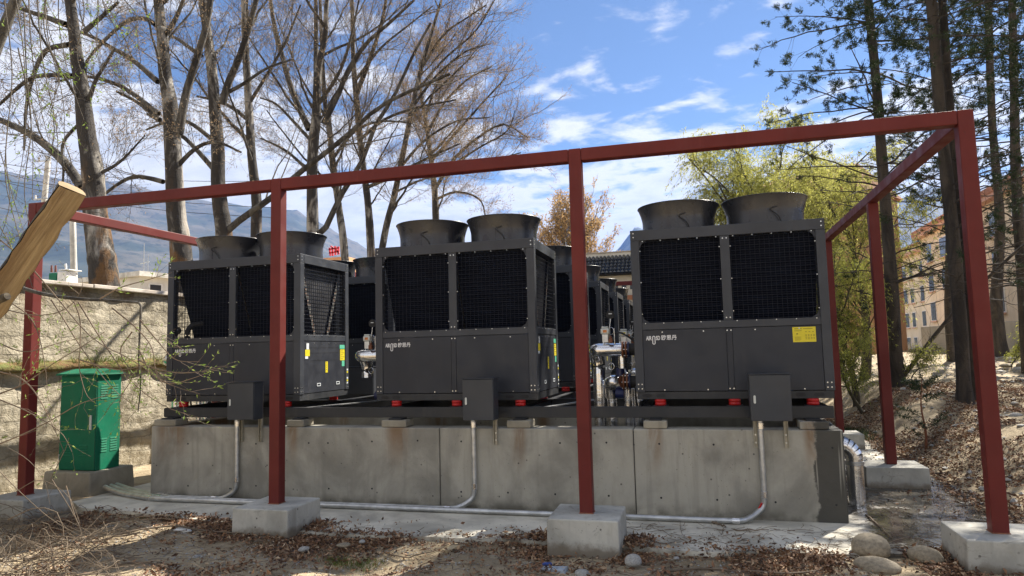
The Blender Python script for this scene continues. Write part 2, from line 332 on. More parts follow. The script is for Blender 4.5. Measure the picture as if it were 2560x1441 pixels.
def mk_misc():
    # coil fins
    m = NT('coil'); v = m.geo((1,1,1)); x, y, z = m.sep(v)
    fin = m.mth('SINE', m.mth('MULTIPLY', z, 250.0), 0); n = m.noise(m.geo((1,1,6)), 4, 4)
    m.col(m.mix(m.ramp(n, .35, .7), (.005,.007,.015), (.009,.012,.024))).rough(.6).bump(fin, .5, .006); m.b.inputs['Specular IOR Level'].default_value = .12; m.done('coil')
    m = NT('coil_end'); v = m.coord(); k = m.vor(v, 34, rnd=.3); m.col(m.mix(m.ramp(k, .30, .42), (.46,.20,.10), (.20,.20,.19))).rough(.45).metal(.6).bump(k, .8, .01); m.done('coil_end')
    m = NT('inner_sheet'); m.col(m.mix(m.ramp(m.noise(m.geo(), 3, 4), .3, .7), (.10,.10,.11), (.20,.20,.21))).rough(.35).metal(.7); m.done('inner_sheet')
    # crushed aluminium jacket
    m = NT('jacket'); v = m.geo(); m.col((.78,.78,.79)).metal(1.0).rough(m.ramp(m.noise(v, 8, 3), .3, .7, .12, .28)); m.bump(m.noise(m.geo((1,1,3)), 9, 3), .25, .01); m.done('jacket')
    # plastered rubble wall
    m = NT('rubble'); g = m.geo(); n = m.noise(g, 1.3, 8, .66, .5); c = m.mix(m.ramp(n, .32, .70), (.28,.24,.165), (.52,.46,.345))
    st = m.noise(m.geo((1,2.4,4.5)), 1.6, 7, .7, 1.6); c = m.mix(m.ramp(st, .50, .68, 0, .6), c, (.66,.60,.475)); dk = m.noise(m.geo((1,1.6,2.6)), 4.2, 6, .7, 1.0); c = m.mix(m.ramp(dk, .55, .70, 0, .75), c, (.17,.14,.095))
    bx, by, bz = m.sep(g); wv = m.mth('MULTIPLY', m.mth('SUBTRACT', m.noise(g, 2.6, 5, .65), .5), .16); cb = m.n('ShaderNodeCombineXYZ'); m.l(m.mth('ADD', by, wv), cb.inputs[0]); m.l(m.mth('ADD', bz, wv), cb.inputs[1]); bk = m.n('ShaderNodeTexBrick'); m.l(cb.outputs[0], bk.inputs['Vector'])
    for k_, v_ in (('Scale', 1.0), ('Mortar Size', .012), ('Mortar Smooth', .6), ('Brick Width', .46), ('Row Height', .24)): bk.inputs[k_].default_value = v_
    bk.inputs['Color1'].default_value = (.75, .75, .75, 1); bk.inputs['Color2'].default_value = (1, 1, 1, 1); ed = bk.outputs['Fac']; gt = m.noise(g, 1.3, 5, .65); c = m.mix(m.mth('MULTIPLY', ed, m.ramp(gt, .44, .66, 0, .35)), c, (.17,.135,.09)); mu = m.n('ShaderNodeMix'); mu.data_type = 'RGBA'; mu.blend_type = 'MULTIPLY'; mu.inputs[0].default_value = .3; m.l(c, mu.inputs[6]); m.l(bk.outputs['Color'], mu.inputs[7]); c = mu.outputs[2]
    x, y, z = m.sep(g); sn = m.noise(m.geo((1,1.1,.35)), 1.5, 5); top = m.mth('MULTIPLY', m.ramp(z, 2.35, 2.95), m.ramp(sn, .50, .66)); c = m.mix(m.mth('MULTIPLY', top, .75), c, (.16,.105,.05))
    h = m.mth('ADD', m.mth('ADD', m.noise(m.geo((1,1.5,2.4)), 3.2, 8, .68, 1.2), m.mth('MULTIPLY', ed, -.10)), m.mth('MULTIPLY', m.noise(g, 16, 5, .7), .7)); m.col(c).rough(.93).bump(h, 1.0, .05); m.done('rubble')
    m = NT('coping'); g = m.geo(); n = m.noise(g, 3, 6); m.col(m.mix(m.ramp(n, .35, .7), (.42,.36,.30), (.62,.56,.48))).rough(.9).bump(m.noise(g, 14, 4), .4, .01); m.done('coping')
    m = NT('moss'); g = m.geo(); n = m.noise(g, 7, 6, .7); m.col(m.mix(m.ramp(n, .35, .65), (.16,.09,.035), (.13,.14,.035))).rough(.95).bump(m.noise(g, 25, 5), 1, .03); m.done('moss')
    # dirt
    m = NT('dirt'); g = m.geo(); n = m.noise(g, .9, 8, .62, .3); n2 = m.noise(g, 6, 8, .7); n3 = m.noise(g, 34, 5, .7)
    c = m.mix(m.ramp(n, .34, .66), (.28,.215,.13), (.50,.405,.265)); c = m.mix(m.ramp(n2, .46, .70, 0, .65), c, (.155,.112,.066)); c = m.mix(m.ramp(n3, .55, .75, 0, .5), c, (.46,.40,.31))
    h = m.mth('ADD', m.mth('MULTIPLY', n2, 1.0), m.mth('MULTIPLY', n3, .35)); m.col(c).rough(.95).bump(h, .9, .05); m.done('dirt')
    # leaves on the ground
    m = NT('litter'); r = m.rnd(); cr = m.n('ShaderNodeValToRGB'); m.l(r, cr.inputs[0]); e = cr.color_ramp.elements
    e[0].position = 0; e[0].color = (.055,.030,.018,1); e[1].position = 1; e[1].color = (.55,.42,.28,1)
    for p, cc in ((.30, (.13,.065,.033)), (.55, (.22,.11,.055)), (.78, (.33,.185,.095)), (.92, (.40,.27,.16))): k = e.new(p); k.color = cc+(1,)
    m.col(cr.outputs[0]).rough(.75); m.done('litter')
    def leaf(key, a, b, tr=.35):
        m = NT(key); c = m.mix(m.rnd(), a, b); m.col(c).rough(.7); m.b.inputs['Specular IOR Level'].default_value = .2; t = m.n('ShaderNodeBsdfTranslucent'); m.l(c, t.inputs[0]); mx = m.n('ShaderNodeMixShader'); mx.inputs[0].default_value = tr
        out = m.nt.nodes['Material Output']; m.l(m.b.outputs[0], mx.inputs[1]); m.l(t.outputs[0], mx.inputs[2]); m.l(mx.outputs[0], out.inputs[0]); m.done(key)
    leaf('young_leaf', (.16,.26,.045), (.30,.38,.10)); leaf('willow_leaf', (.34,.35,.07), (.62,.60,.19), .5); leaf('shrub_leaf', (.26,.29,.05), (.50,.50,.12), .45)
    leaf('needle', (.018,.034,.016), (.055,.075,.032), .2); leaf('needle_brown', (.05,.035,.02), (.09,.06,.035), .15)
    leaf('bud', (.26,.18,.11), (.46,.33,.20), .35); leaf('bud_gold', (.36,.23,.10), (.58,.40,.20), .4); leaf('grass_blade', (.10,.14,.03), (.22,.25,.07), .3)
    # barks
    def bark(key, pale, dark, lo, hi, sc, lich=None):
        m = NT(key); v = m.geo(); rg = m.noise(m.geo((1.3,1.3,.35)), sc, 6, .65, .8); hz = m.noise(m.geo((1,1,9)), sc*1.2, 4, .6, .3)
        c = m.mix(m.ramp(rg, lo, hi), pale, dark); c = m.mix(m.ramp(hz, .60, .70, 0, .8), c, tuple(x*.5 for x in dark))
        if lich:
            x, y, z = m.sep(v); ln = m.noise(m.geo((1,1,.5)), 2.6, 6, .65); f = m.mth('MULTIPLY', m.ramp(ln, .50, .62), m.ramp(z, 6.2, 4.0)); c = m.mix(m.mth('MULTIPLY', f, .45), c, lich)
        h = m.mth('ADD', m.noise(m.geo((3,3,.6)), sc*2.5, 7, .7, 1), m.mth('MULTIPLY', hz, .4)); m.col(c).rough(.9).bump(h, .9, .04); m.done(key)
    bark('poplar_bark', (.40,.37,.32), (.048,.041,.034), .34, .52, 2.2, (.30,.14,.03)); bark('branch_bark', (.15,.137,.115), (.038,.033,.028), .35, .6, 3)
    bark('twig_bark', (.21,.18,.14), (.10,.085,.062), .35, .65, 5); bark('pine_bark', (.085,.068,.052), (.028,.023,.019), .35, .65, 3); bark('mossy_bark', (.12,.10,.055), (.05,.04,.028), .35, .65, 3)
    m = NT('log_bark'); g = m.geo(); n = m.noise(m.geo((1,1,1)), 9, 7, .7, 1.0); m.col(m.mix(m.ramp(n, .35, .65), (.035,.028,.020), (.115,.095,.065))).rough(.95).bump(n, 1.0, .03); m.done('log_bark')
    m = NT('cut_wood')
    def grain(sc):
        q = m.n('ShaderNodeMapping'); m.l(m.tc.outputs['Object'], q.inputs[0]); q.inputs['Rotation'].default_value = (0, -.71, 0); return m.coord_from(q.outputs[0], sc)
    n = m.noise(grain((22,22,1.0)), 2, 6, .6, .6); n2 = m.noise(grain((3,3,.7)), 2.2, 4); c = m.mix(m.ramp(n, .3, .7), (.27,.185,.09), (.43,.315,.17)); c = m.mix(m.ramp(n2, .44, .62, 0, .8), c, (.20,.125,.06))
    m.col(c).rough(.85).bump(n, .9, .02); m.done('cut_wood')
    def stone(key, a, b):
        m = NT(key); v = m.coord(); n = m.noise(v, 5, 7, .65); k = m.noise(v, 22, 5, .7); c = m.mix(m.ramp(n, .3, .7), a, b); c = m.mix(m.ramp(k, .56, .72, 0, .5), c, tuple(x*.55 for x in a)); m.col(c).rough(.85).bump(k, .4, .01); m.done(key)
    stone('stone_tan', (.19,.158,.112), (.33,.28,.20)); stone('stone_grey', (.26,.25,.23), (.44,.42,.38))
    # mountains: forest, scrub and bare rock
    m = NT('mountain'); g = m.geo((.001,.001,.001)); n = m.noise(g, 3.2, 9, .62); n2 = m.noise(g, 22, 7, .7); c = m.mix(m.ramp(n, .38, .62), (.028,.042,.028), (.10,.09,.066)); c = m.mix(m.ramp(n2, .50, .60, 0, .85), c, (.014,.024,.016))
    x, y, z = m.sep(m.geo()); sn = m.mth('MULTIPLY', m.ramp(z, 1500, 2100), m.ramp(n2, .40, .6)); c = m.mix(m.mth('MULTIPLY', sn, .6), c, (.6,.62,.66)); m.col(c).rough(.95); m.done('mountain')
    # building skins
    for key, a, b in (('stucco_white', (.62,.60,.55), (.76,.74,.69)), ('stucco_beige', (.66,.58,.44), (.80,.71,.55)), ('stucco_orange', (.50,.27,.13), (.60,.35,.18)), ('far_wall', (.28,.26,.22), (.40,.37,.31)), ('roof_red', (.33,.14,.08), (.46,.22,.13)), ('cornice', (.55,.30,.21), (.64,.40,.30))):
        m = NT(key); g = m.geo(); n = m.noise(m.geo((1,1,.35)), .9, 6, .6); m.col(m.mix(m.ramp(n, .35, .68), a, b)).rough(.85).bump(m.noise(g, 6, 4), .15, .02); m.done(key)
    m = NT('glazed_tile'); v = m.geo(); m.col(m.mix(m.ramp(m.noise(v, 6, 3), .3, .7), (.030,.034,.042), (.055,.060,.072))).rough(.16); m.b.inputs['Specular IOR Level'].default_value = .8; m.done('glazed_tile')
mk_misc()
# ================================================================ the setting: ground, slab, mountains
rng = np.random.default_rng(7)
def ground_z(x, y):
    x = np.asarray(x, float); y = np.asarray(y, float)
    z = -0.035+0.05*noise2(x, y, 3, 4, .9)*sstep(7.0, 6.3, y)+0.03*noise2(x, y, 5, 3, 3.0)*sstep(6.9, 6.3, y)
    pit = np.exp(-(((x+2.9)/.55)**2+((y-5.75)/.28)**2)); z = z-.16*pit
    z = z+.07*np.exp(-(((x+2.2)/.9)**2+((y-5.75)/.35)**2))+.06*np.exp(-(((x+3.9)/.7)**2+((y-5.6)/.3)**2))
    edge = 2.85+.25*noise2(x*0, y, 11, 3, .5)+.35*sstep(9, 6.5, y)
    bank = sstep(0, 1, (x-edge)/1.7)*sstep(5.0, 9.0, y+.5*x)
    z = z+bank*(.52+.24*noise2(x, y, 21, 4, .6)+.028*np.clip(y-10, 0, 26))
    back = sstep(20.5, 27, y); z = z+back*(1-bank)*(.7+.1*noise2(x, y, 23, 3, .3))
    z = z-.05*sstep(-9.2, -9.0, -x)*0
    return z
def grow_axis(lo, hi, step, far, ratio=1.22):
    a = list(np.arange(lo, hi+1e-6, step)); s = step
    while a[-1] < far: s *= ratio; a.append(a[-1]+s)
    s = step
    while a[0] > -far: s *= ratio; a.insert(0, a[0]-s)
    return np.array(a)
def make_ground():
    xs = grow_axis(-9.4, 9.0, .10, 6000); ys = grow_axis(3.6, 16.0, .10, 9000)
    X, Y = np.meshgrid(xs, ys); Z = ground_z(X, Y); r = np.hypot(X, Y); Z = np.where(r > 120, .6, Z)
    n, m = X.shape; i = np.arange(n-1)[:, None]*m+np.arange(m-1)
    Fq = np.stack([i, i+1, i+1+m, i+m], -1).reshape(-1, 4)
    return npmesh('ground', np.stack([X, Y, Z], -1).reshape(-1, 3), Fq, True)
struct('ground', make_ground(), MATS['dirt'])

def make_slab():
    # apron round the plinth: uneven front edge, side strip on the right, thin on the left
    fr = [(-7.9,7.35),(-7.4,7.05),(-6.6,6.98),(-5.6,6.80),(-4.91,6.66),(-4.2,6.56),(-3.61,6.48),(-2.9,6.52),(-2.16,6.56),(-1.5,6.60),(-.9,6.58),(-.28,6.50),(.4,6.56),(1.06,6.62),(1.58,6.72),(2.1,6.66),(2.7,6.5),(3.1,6.6)]
    P = smooth_path([(a, b, 0) for a, b in fr], 8)[:, :2]; P[:, 1] += .035*noise2(P[:, 0], P[:, 0]*0, 31, 3, 3)
    rt = [(3.15,7.2),(3.0,8.2),(2.95,9.5),(2.8,11),(2.9,13),(2.7,15.5),(2.8,18),(2.7,22)]
    P2 = smooth_path([(a, b, 0) for a, b in rt], 8)[:, :2]; P2[:, 0] += .06*noise2(P2[:, 1], P2[:, 1]*0, 33, 3, 2.5)
    outline = [tuple(p) for p in P]+[tuple(p) for p in P2]+[(-7.9,22)]
    mb = MB(); mb.prism(outline, 'z', -.10, 0.0)
    return mb.mesh('slab')
struct('slab', make_slab(), MATS['concrete_slab'])

def make_mountains():
    ctl = [(-2600,520),(-1200,470),(-300,430),(0,425),(300,455),(500,500),(740,525),(900,610),(1050,700),(1250,735),(1450,690),(1545,620),(1590,560),(1640,590),(1700,560),(1760,600),(1900,620),(2050,590),(2200,520),(2330,462),(2450,480),(2560,440),(2900,440),(4200,520)]
    az, el = [], []
    for px, py in ctl:
        v = _f*F_PX+_r*(px-1280)+_u*(720.5-py); az.append(math.atan2(v[0], v[1])); el.append(math.atan2(v[2], math.hypot(v[0], v[1])))
    A = np.linspace(min(az)-.35, max(az)+.35, 460); E = np.interp(A, az, el)
    R = np.concatenate([np.linspace(1300, 4200, 60), np.linspace(4400, 7000, 14)])
    AA, RR = np.meshgrid(A, R); EE = np.interp(AA, A, E)
    t = np.clip((RR-1300)/(4200-1300), 0, 1); H = np.tan(EE)*4200
    X, Y = RR*np.sin(AA), RR*np.cos(AA)
    ridge = np.abs(noise2(X, Y, 41, 5, 1/700.)); n = noise2(X, Y, 43, 5, 1/260.)
    Z = H*(t**1.25)*(1-.30*ridge*np.sin(np.pi*np.clip(t, 0, 1)))+n*55*t*(1.1-t)+18*noise2(X, Y, 47, 3, 1/60.)*t
    Z = np.where(RR > 4200, H*(1-.5*(RR-4200)/2800), Z)
    k, m = X.shape; i = np.arange(k-1)[:, None]*m+np.arange(m-1)
    return npmesh('mountains', np.stack([X, Y, Z-2], -1).reshape(-1, 3), np.stack([i, i+1, i+1+m, i+m], -1).reshape(-1, 4), True)
struct('mountains', make_mountains(), MATS['mountain'])

# ================================================================ boundary wall on the left
WX = -9.48
def make_boundary_wall():
    t = thing('boundary_wall', 'tall rough plastered rubble wall with mossy ledge behind the green cabinet', 'wall', (WX, 10, 0))
    def sheet(x, y0, y1, z0, z1, amp, seed, st=.045):
        ys = np.arange(y0, y1+1e-6, st); zs = np.linspace(z0, z1, max(3, int((z1-z0)/st))); Y, Z = np.meshgrid(ys, zs)
        X = x+amp*noise2(Y*1.0, Z*2.0, seed, 5, 1.6)+amp*.7*np.abs(noise2(Y, Z*1.8, seed+3, 3, 4.0))
        row = np.floor((Z+.03*noise2(Y, Z, seed+5, 2, .8))/.24); u = (Y+row*.37)/.46; bk = np.floor(u); fy = np.abs(u-bk-.5)*2; fz = np.abs((Z/.24)-np.floor(Z/.24)-.5)*2
        hsh = np.sin(bk*12.9898+row*78.233+seed)*43758.5453; hsh = hsh-np.floor(hsh); X = X+.012*(hsh-.5)-.012*np.maximum(sstep(.86, 1, fz), sstep(.92, 1, fy))*(hsh > .25)
        X[0] = np.minimum(X[0], x); n, m = X.shape; V = np.stack([X, Y, Z], -1).reshape(-1, 3); i = np.arange(n-1)[:, None]*m+np.arange(m-1)
        return V-np.array(OFF[t.name]), np.stack([i, i+1, i+1+m, i+m], -1).reshape(-1, 4)
    y0, y1 = 2.0, 26.0
    V, Fq = sheet(WX, y0, y1, 1.74, 2.96, .035, 51); link('upper_face', npmesh('upper_face', V, Fq, True), MATS['rubble'], t)
    V, Fq = sheet(WX+.02, y0, y1, -.2, 1.70, .05, 57); link('lower_face', npmesh('lower_face', V, Fq, True), MATS['rubble'], t)
    MB().box(WX-.42, WX-.07, y0, y1, -.2, 2.955).build('core', MATS['rubble'], t)
    y = y0; k = 0
    while y < y1-.1:
        L = 1.6+.5*((k*37) % 10)/10; e = min(y1, y+L)
        MB().box(WX-.46, WX+.09+.01*((k*13) % 3), y, e-.012, 2.96, 3.02+.006*((k*7) % 3)).build('coping', MATS['coping'], t, .012); y = e; k += 1
    ys = np.arange(y0, y1, .12); n = len(ys); prof = [(-.10, 1.64), (.13, 1.66), (.17, 1.72), (.10, 1.79), (-.10, 1.83)]
    V = np.array([[(WX+px+.05*noise2(yy, 0, 61+i, 3, 2.2)+0, yy, pz+.03*noise2(yy, 3, 67+i, 3, 3)) for px, pz in prof] for i, _ in enumerate([0]) for yy in ys], float).reshape(-1, 3)
    k = len(prof); i = np.arange(n-1)[:, None]*k+np.arange(k-1)
    link('ledge', npmesh('ledge', V-np.array(OFF[t.name]), np.stack([i, i+1, i+1+k, i+k], -1).reshape(-1, 4), True), MATS['moss'], t)
    # dry grass tufts on the ledge
    m = 2600; yy = rng.uniform(4, 14, m); cl = noise2(yy, yy*0, 71, 3, 1.5) > -.25; yy = yy[cl]; m = len(yy)
    b = np.stack([WX+rng.uniform(-.02, .15, m), yy, np.full(m, 1.77)], -1); h = rng.uniform(.03, .12, m)
    d = np.stack([rng.normal(.25, .35, m), rng.normal(0, .45, m), np.ones(m)], -1)*h[:, None]; w = np.stack([rng.normal(0, .003, m), rng.normal(0, .004, m), np.zeros(m)], -1)
    V = np.stack([b-w, b+w, b+d+w*.3, b+d-w*.3], 1).reshape(-1, 3)-np.array(OFF[t.name])
    link('ledge_grass', npmesh('ledge_grass', V, np.arange(4*m).reshape(-1, 4)), MATS['grass_blade'], t, kind='stuff')
make_boundary_wall()

# ================================================================ plinth, steel base, red frame
UX = [-7.058, -3.936, -0.743]; UW, UD, UH = 2.058, 1.281, 1.827; UY = [7.97, 10.78, 13.58, 16.38, 19.18]; UZ = 1.298
PX0, PX1, PY0, PZ = -7.056, 1.322, 7.73, .915
def make_plinth():
    t = thing('concrete_plinth', 'long grey cast concrete plinth wall carrying the dark machines', 'plinth', (-2.9, PY0, 0))
    segs = [(PX0, -3.014), (-3.006, -.774), (-.766, PX1)]
    for a, b in segs: MB().box(a, b, PY0, PY0+.30, -.05, PZ).build('wall_panel', MATS['concrete_wall'], t, .012)
    MB().box(PX0+.05, PX1-.05, PY0+.02, PY0+.28, -.05, PZ-.03).build('joint_filler', MATS['rubber'], t)
    for x0, x1 in ((PX0, PX0+.30), (PX1-.30, PX1)): MB().box(x0, x1, PY0+.302, 20.6, -.05, PZ-.002).build('side_wall', MATS['concrete_wall'], t, .012)
    for y in (9.02, 10.60, 11.82, 13.4, 14.62, 16.2, 17.42, 19.0, 20.3): MB().box(PX0+.302, PX1-.302, y, y+.28, -.05, PZ-.004).build('cross_wall', MATS['concrete_wall'], t)
    mb = MB()
    for px, py in ((772,1108),(820,1108),(930,1104),(1044,1102),(1153,1104),(822,1222),(930,1222),(1153,1230),(1270,1232),(1388,1236),(1400,1108),(1516,1107),(1648,1110),(1784,1112),(1653,1245),(1793,1250),(1522,1240),(1939,1256),(2091,1263),(2081,1120),(640,1110),(575,1222),(640,1215),(470,1110),(470,1215)):
        p = at(px, py, y=PY0); mb.cyl((p[0], PY0-.0015, p[2]), (p[0], PY0+.01, p[2]), .011, n=10)
    mb.build('tie_holes', MATS['black'], t, kind='stuff')
make_plinth()

def make_footings():
    xs = [-7.805, -4.416, -1.112, 2.235]; tz = [.238, .25, .272, .236]
    lab = ['concrete footing of the red post left of the green cabinet', 'concrete footing of the red post in front of the left machine', 'concrete footing of the red post between the middle and right machines', 'nearest concrete footing under the tall right corner post']
    k = 0
    def pad(x, y, z, label, w=.66, d=.64):
        mb = MB(); mb.hexa([(x-w/2, y-d/2, -.28), (x+w/2, y-d/2, -.28), (x+w/2, y+d/2, -.28), (x-w/2, y+d/2, -.28), (x-w/2+.008, y-d/2+.01, z), (x+w/2-.006, y-d/2+.006, z), (x+w/2-.008, y+d/2-.005, z), (x-w/2+.004, y+d/2, z)])
        one(mb, 'concrete_footing', MATS['concrete_footing'], label, 'footing', 'concrete footings of the red frame', .012)
    for i in range(4): pad(xs[i], 6.62, tz[i], lab[i])
    pad(2.235, 9.96, .25, 'concrete footing of the second red post on the right side', .72, .62); pad(2.235, 13.36, .25, 'concrete footing of the third red post on the right side', .66, .62)
    return xs, tz
FXS, FTZ = make_footings()
S = .1225; ZT = 3.73
def make_frame():
    t = thing('red_steel_frame', 'open dark red steel frame of posts and beams around the machines', 'frame', (-2.8, 6.6, 0))
    R_ = MATS['red_paint']; y0 = 6.546; rows = [9.896, 13.296, 16.7, 20.1]
    def post(x, y, z): MB().box(x-S/2, x+S/2, y, y+S, z, ZT-S-.0 if y > y0+.1 else ZT).build('post', R_, t, .009); 
    for x, z in zip(FXS, FTZ):
        post(x, y0, z); w = S/2+.007; mb = MB(); mb.hexa([(x-w, y0-.007, z-.002), (x+w, y0-.007, z-.002), (x+w, y0+S+.007, z-.002), (x-w, y0+S+.007, z-.002), (x-S/2-.001, y0-.001, z+.009), (x+S/2+.001, y0-.001, z+.009), (x+S/2+.001, y0+S+.001, z+.009), (x-S/2-.001, y0+S+.001, z+.009)]); mb.build('weld_bead', MATS['brown_iron'], t)
    for x in (FXS[0], FXS[3]):
        for y in rows: post(x, y, .25 if x > 0 else -.02)
    for a, b in zip(FXS[:-1], FXS[1:]): MB().box(a+S/2+.001, b-S/2-.001, y0+.0015, y0+S-.0015, ZT-S, ZT-.001).build('beam', R_, t, .009)
    for x in (FXS[0], FXS[3]):
        MB().box(x-S/2+.0012, x+S/2-.0012, y0+S+.001, rows[-1]+S, ZT-S, ZT-.0015).build('beam', R_, t, .009)
    MB().box(FXS[0]+S/2+.001, FXS[3]-S/2-.001, rows[-1]+.002, rows[-1]+S-.002, ZT-S, ZT-.002).build('beam', R_, t, .009)
make_frame()

def make_steel_base():
    t = thing('steel_base', 'dark grey steel beam grid between the plinth and the machines', 'base frame', (-2.9, 7.9, .915)); m = MATS['steel_paint']
    z0, z1 = 1.02, 1.143
    def chan_x(y, x0, x1, face):     # channel section along x
        mb = MB(); mb.box(x0, x1, y, y+.008, z0+.01, z1-.01); mb.box(x0, x1, y-.055 if face < 0 else y+.008, y+.008 if face < 0 else y+.063, z1-.01, z1); mb.box(x0, x1, y-.055 if face < 0 else y+.008, y+.008 if face < 0 else y+.063, z0, z0+.01); mb.build('beam', m, t)
    for i, y in enumerate(UY): chan_x(y-.09, -7.0, 1.275, 1); chan_x(y+UD+.02, -7.0, 1.275, -1)
    for ux in UX:
        for dx in (.10, UW-.12):
            mb = MB(); mb.box(ux+dx, ux+dx+.008, UY[0]-.02, UY[-1]+UD, z0+.012, z1-.012); mb.box(ux+dx-.035, ux+dx+.043, UY[0]-.02, UY[-1]+UD, z1-.012, z1-.002); mb.build('beam', m, t)
    for x in (-4.45, -1.32):
        mb = MB(); mb.beam((x-.5, 7.95, 1.13), (x+.45, 10.7, 1.13), .06, .012); mb.build('brace', MATS['galv'], t)
make_steel_base()
for i, (x, w, lab) in enumerate(((-6.87, .34, 'rust streaked concrete bearing block at the left end of the plinth'), (-4.93, .24, 'concrete bearing block behind the red post of the left machine'), (-3.60, .32, 'concrete bearing block under the left end of the middle machine'), (-2.06, .28, 'concrete bearing block right of the middle electrical box'), (-.535, .25, 'concrete bearing block under the left end of the right machine'), (1.06, .28, 'wet dark concrete bearing block at the right end of the plinth'))):
    t = thing('bearing_block', lab, 'block', (x, 7.85, PZ), 'bearing blocks on the plinth')
    MB().box(x-w/2, x+w/2, 7.75, 7.99, PZ+.002, PZ+.085).build('block', MATS['concrete_block'] if i < 5 else MATS['concrete_wall'], t, .012); MB().box(x-w*.27, x+w*.27, 7.79, 7.96, PZ+.086, 1.018).build('rubber_pad', MATS['rubber'], t, .006)

# ================================================================ heat pump units
def text_mesh(s, size, offset=0.0, sx=1.0):
    c = bpy.data.curves.new('txt', 'FONT'); c.body = s; c.size = size; c.offset = offset; c.extrude = .0006
    o = bpy.data.objects.new('txt', c); COL.objects.link(o); bpy.context.view_layer.update()
    me = bpy.data.meshes.new_from_object(o.evaluated_get(bpy.context.evaluated_depsgraph_get())); bpy.data.objects.remove(o); bpy.data.curves.remove(c)
    for v in me.vertices: v.co.x *= sx
    return me
def mesh_into(mb, me, ox, oz, y):
    vs = [(v.co.x+ox, y-v.co.z, v.co.y+oz) for v in me.vertices]; mb.add(vs, [tuple(p.vertices) for p in me.polygons]); w = max(v.co.x for v in me.vertices); bpy.data.meshes.remove(me); return w
def make_logo_mesh():
    mb = MB(); x = .135; z = .575; y = .0015
    w = mesh_into(mb, text_mesh('AIR', .064, .0018, .60), x, z, y); x += w+.006
    n = 10; o_, i_ = [], []; r, ri, h = .0175, .0085, .108       # long pill-shaped O that hangs below the line
    for k in range(n+1): a = math.pi*k/n; o_.append((r*math.cos(a), r*math.sin(a))); i_.append((ri*math.cos(a), ri*math.sin(a)))
    O = [(x+r+p, z+.030+q) for p, q in o_]+[(x+r-p, z+.030-h+.045-q) for p, q in o_]; I = [(x+r+p, z+.030+q) for p, q in i_]+[(x+r-p, z+.030-h+.045-q) for p, q in i_]; k = len(O)
    mb.add([(p, y-.0006, q) for p, q in O]+[(p, y-.0006, q) for p, q in I], [(i, (i+1) % k, k+(i+1) % k, k+i) for i in range(k)])
    x += 2*r+.006; w = mesh_into(mb, text_mesh('SD', .064, .0018, .60), x, z, y); x += w+.012
    mesh_into(mb, text_mesh('欧思丹', .060, .0009, .95), x, z+.002, y); return mb
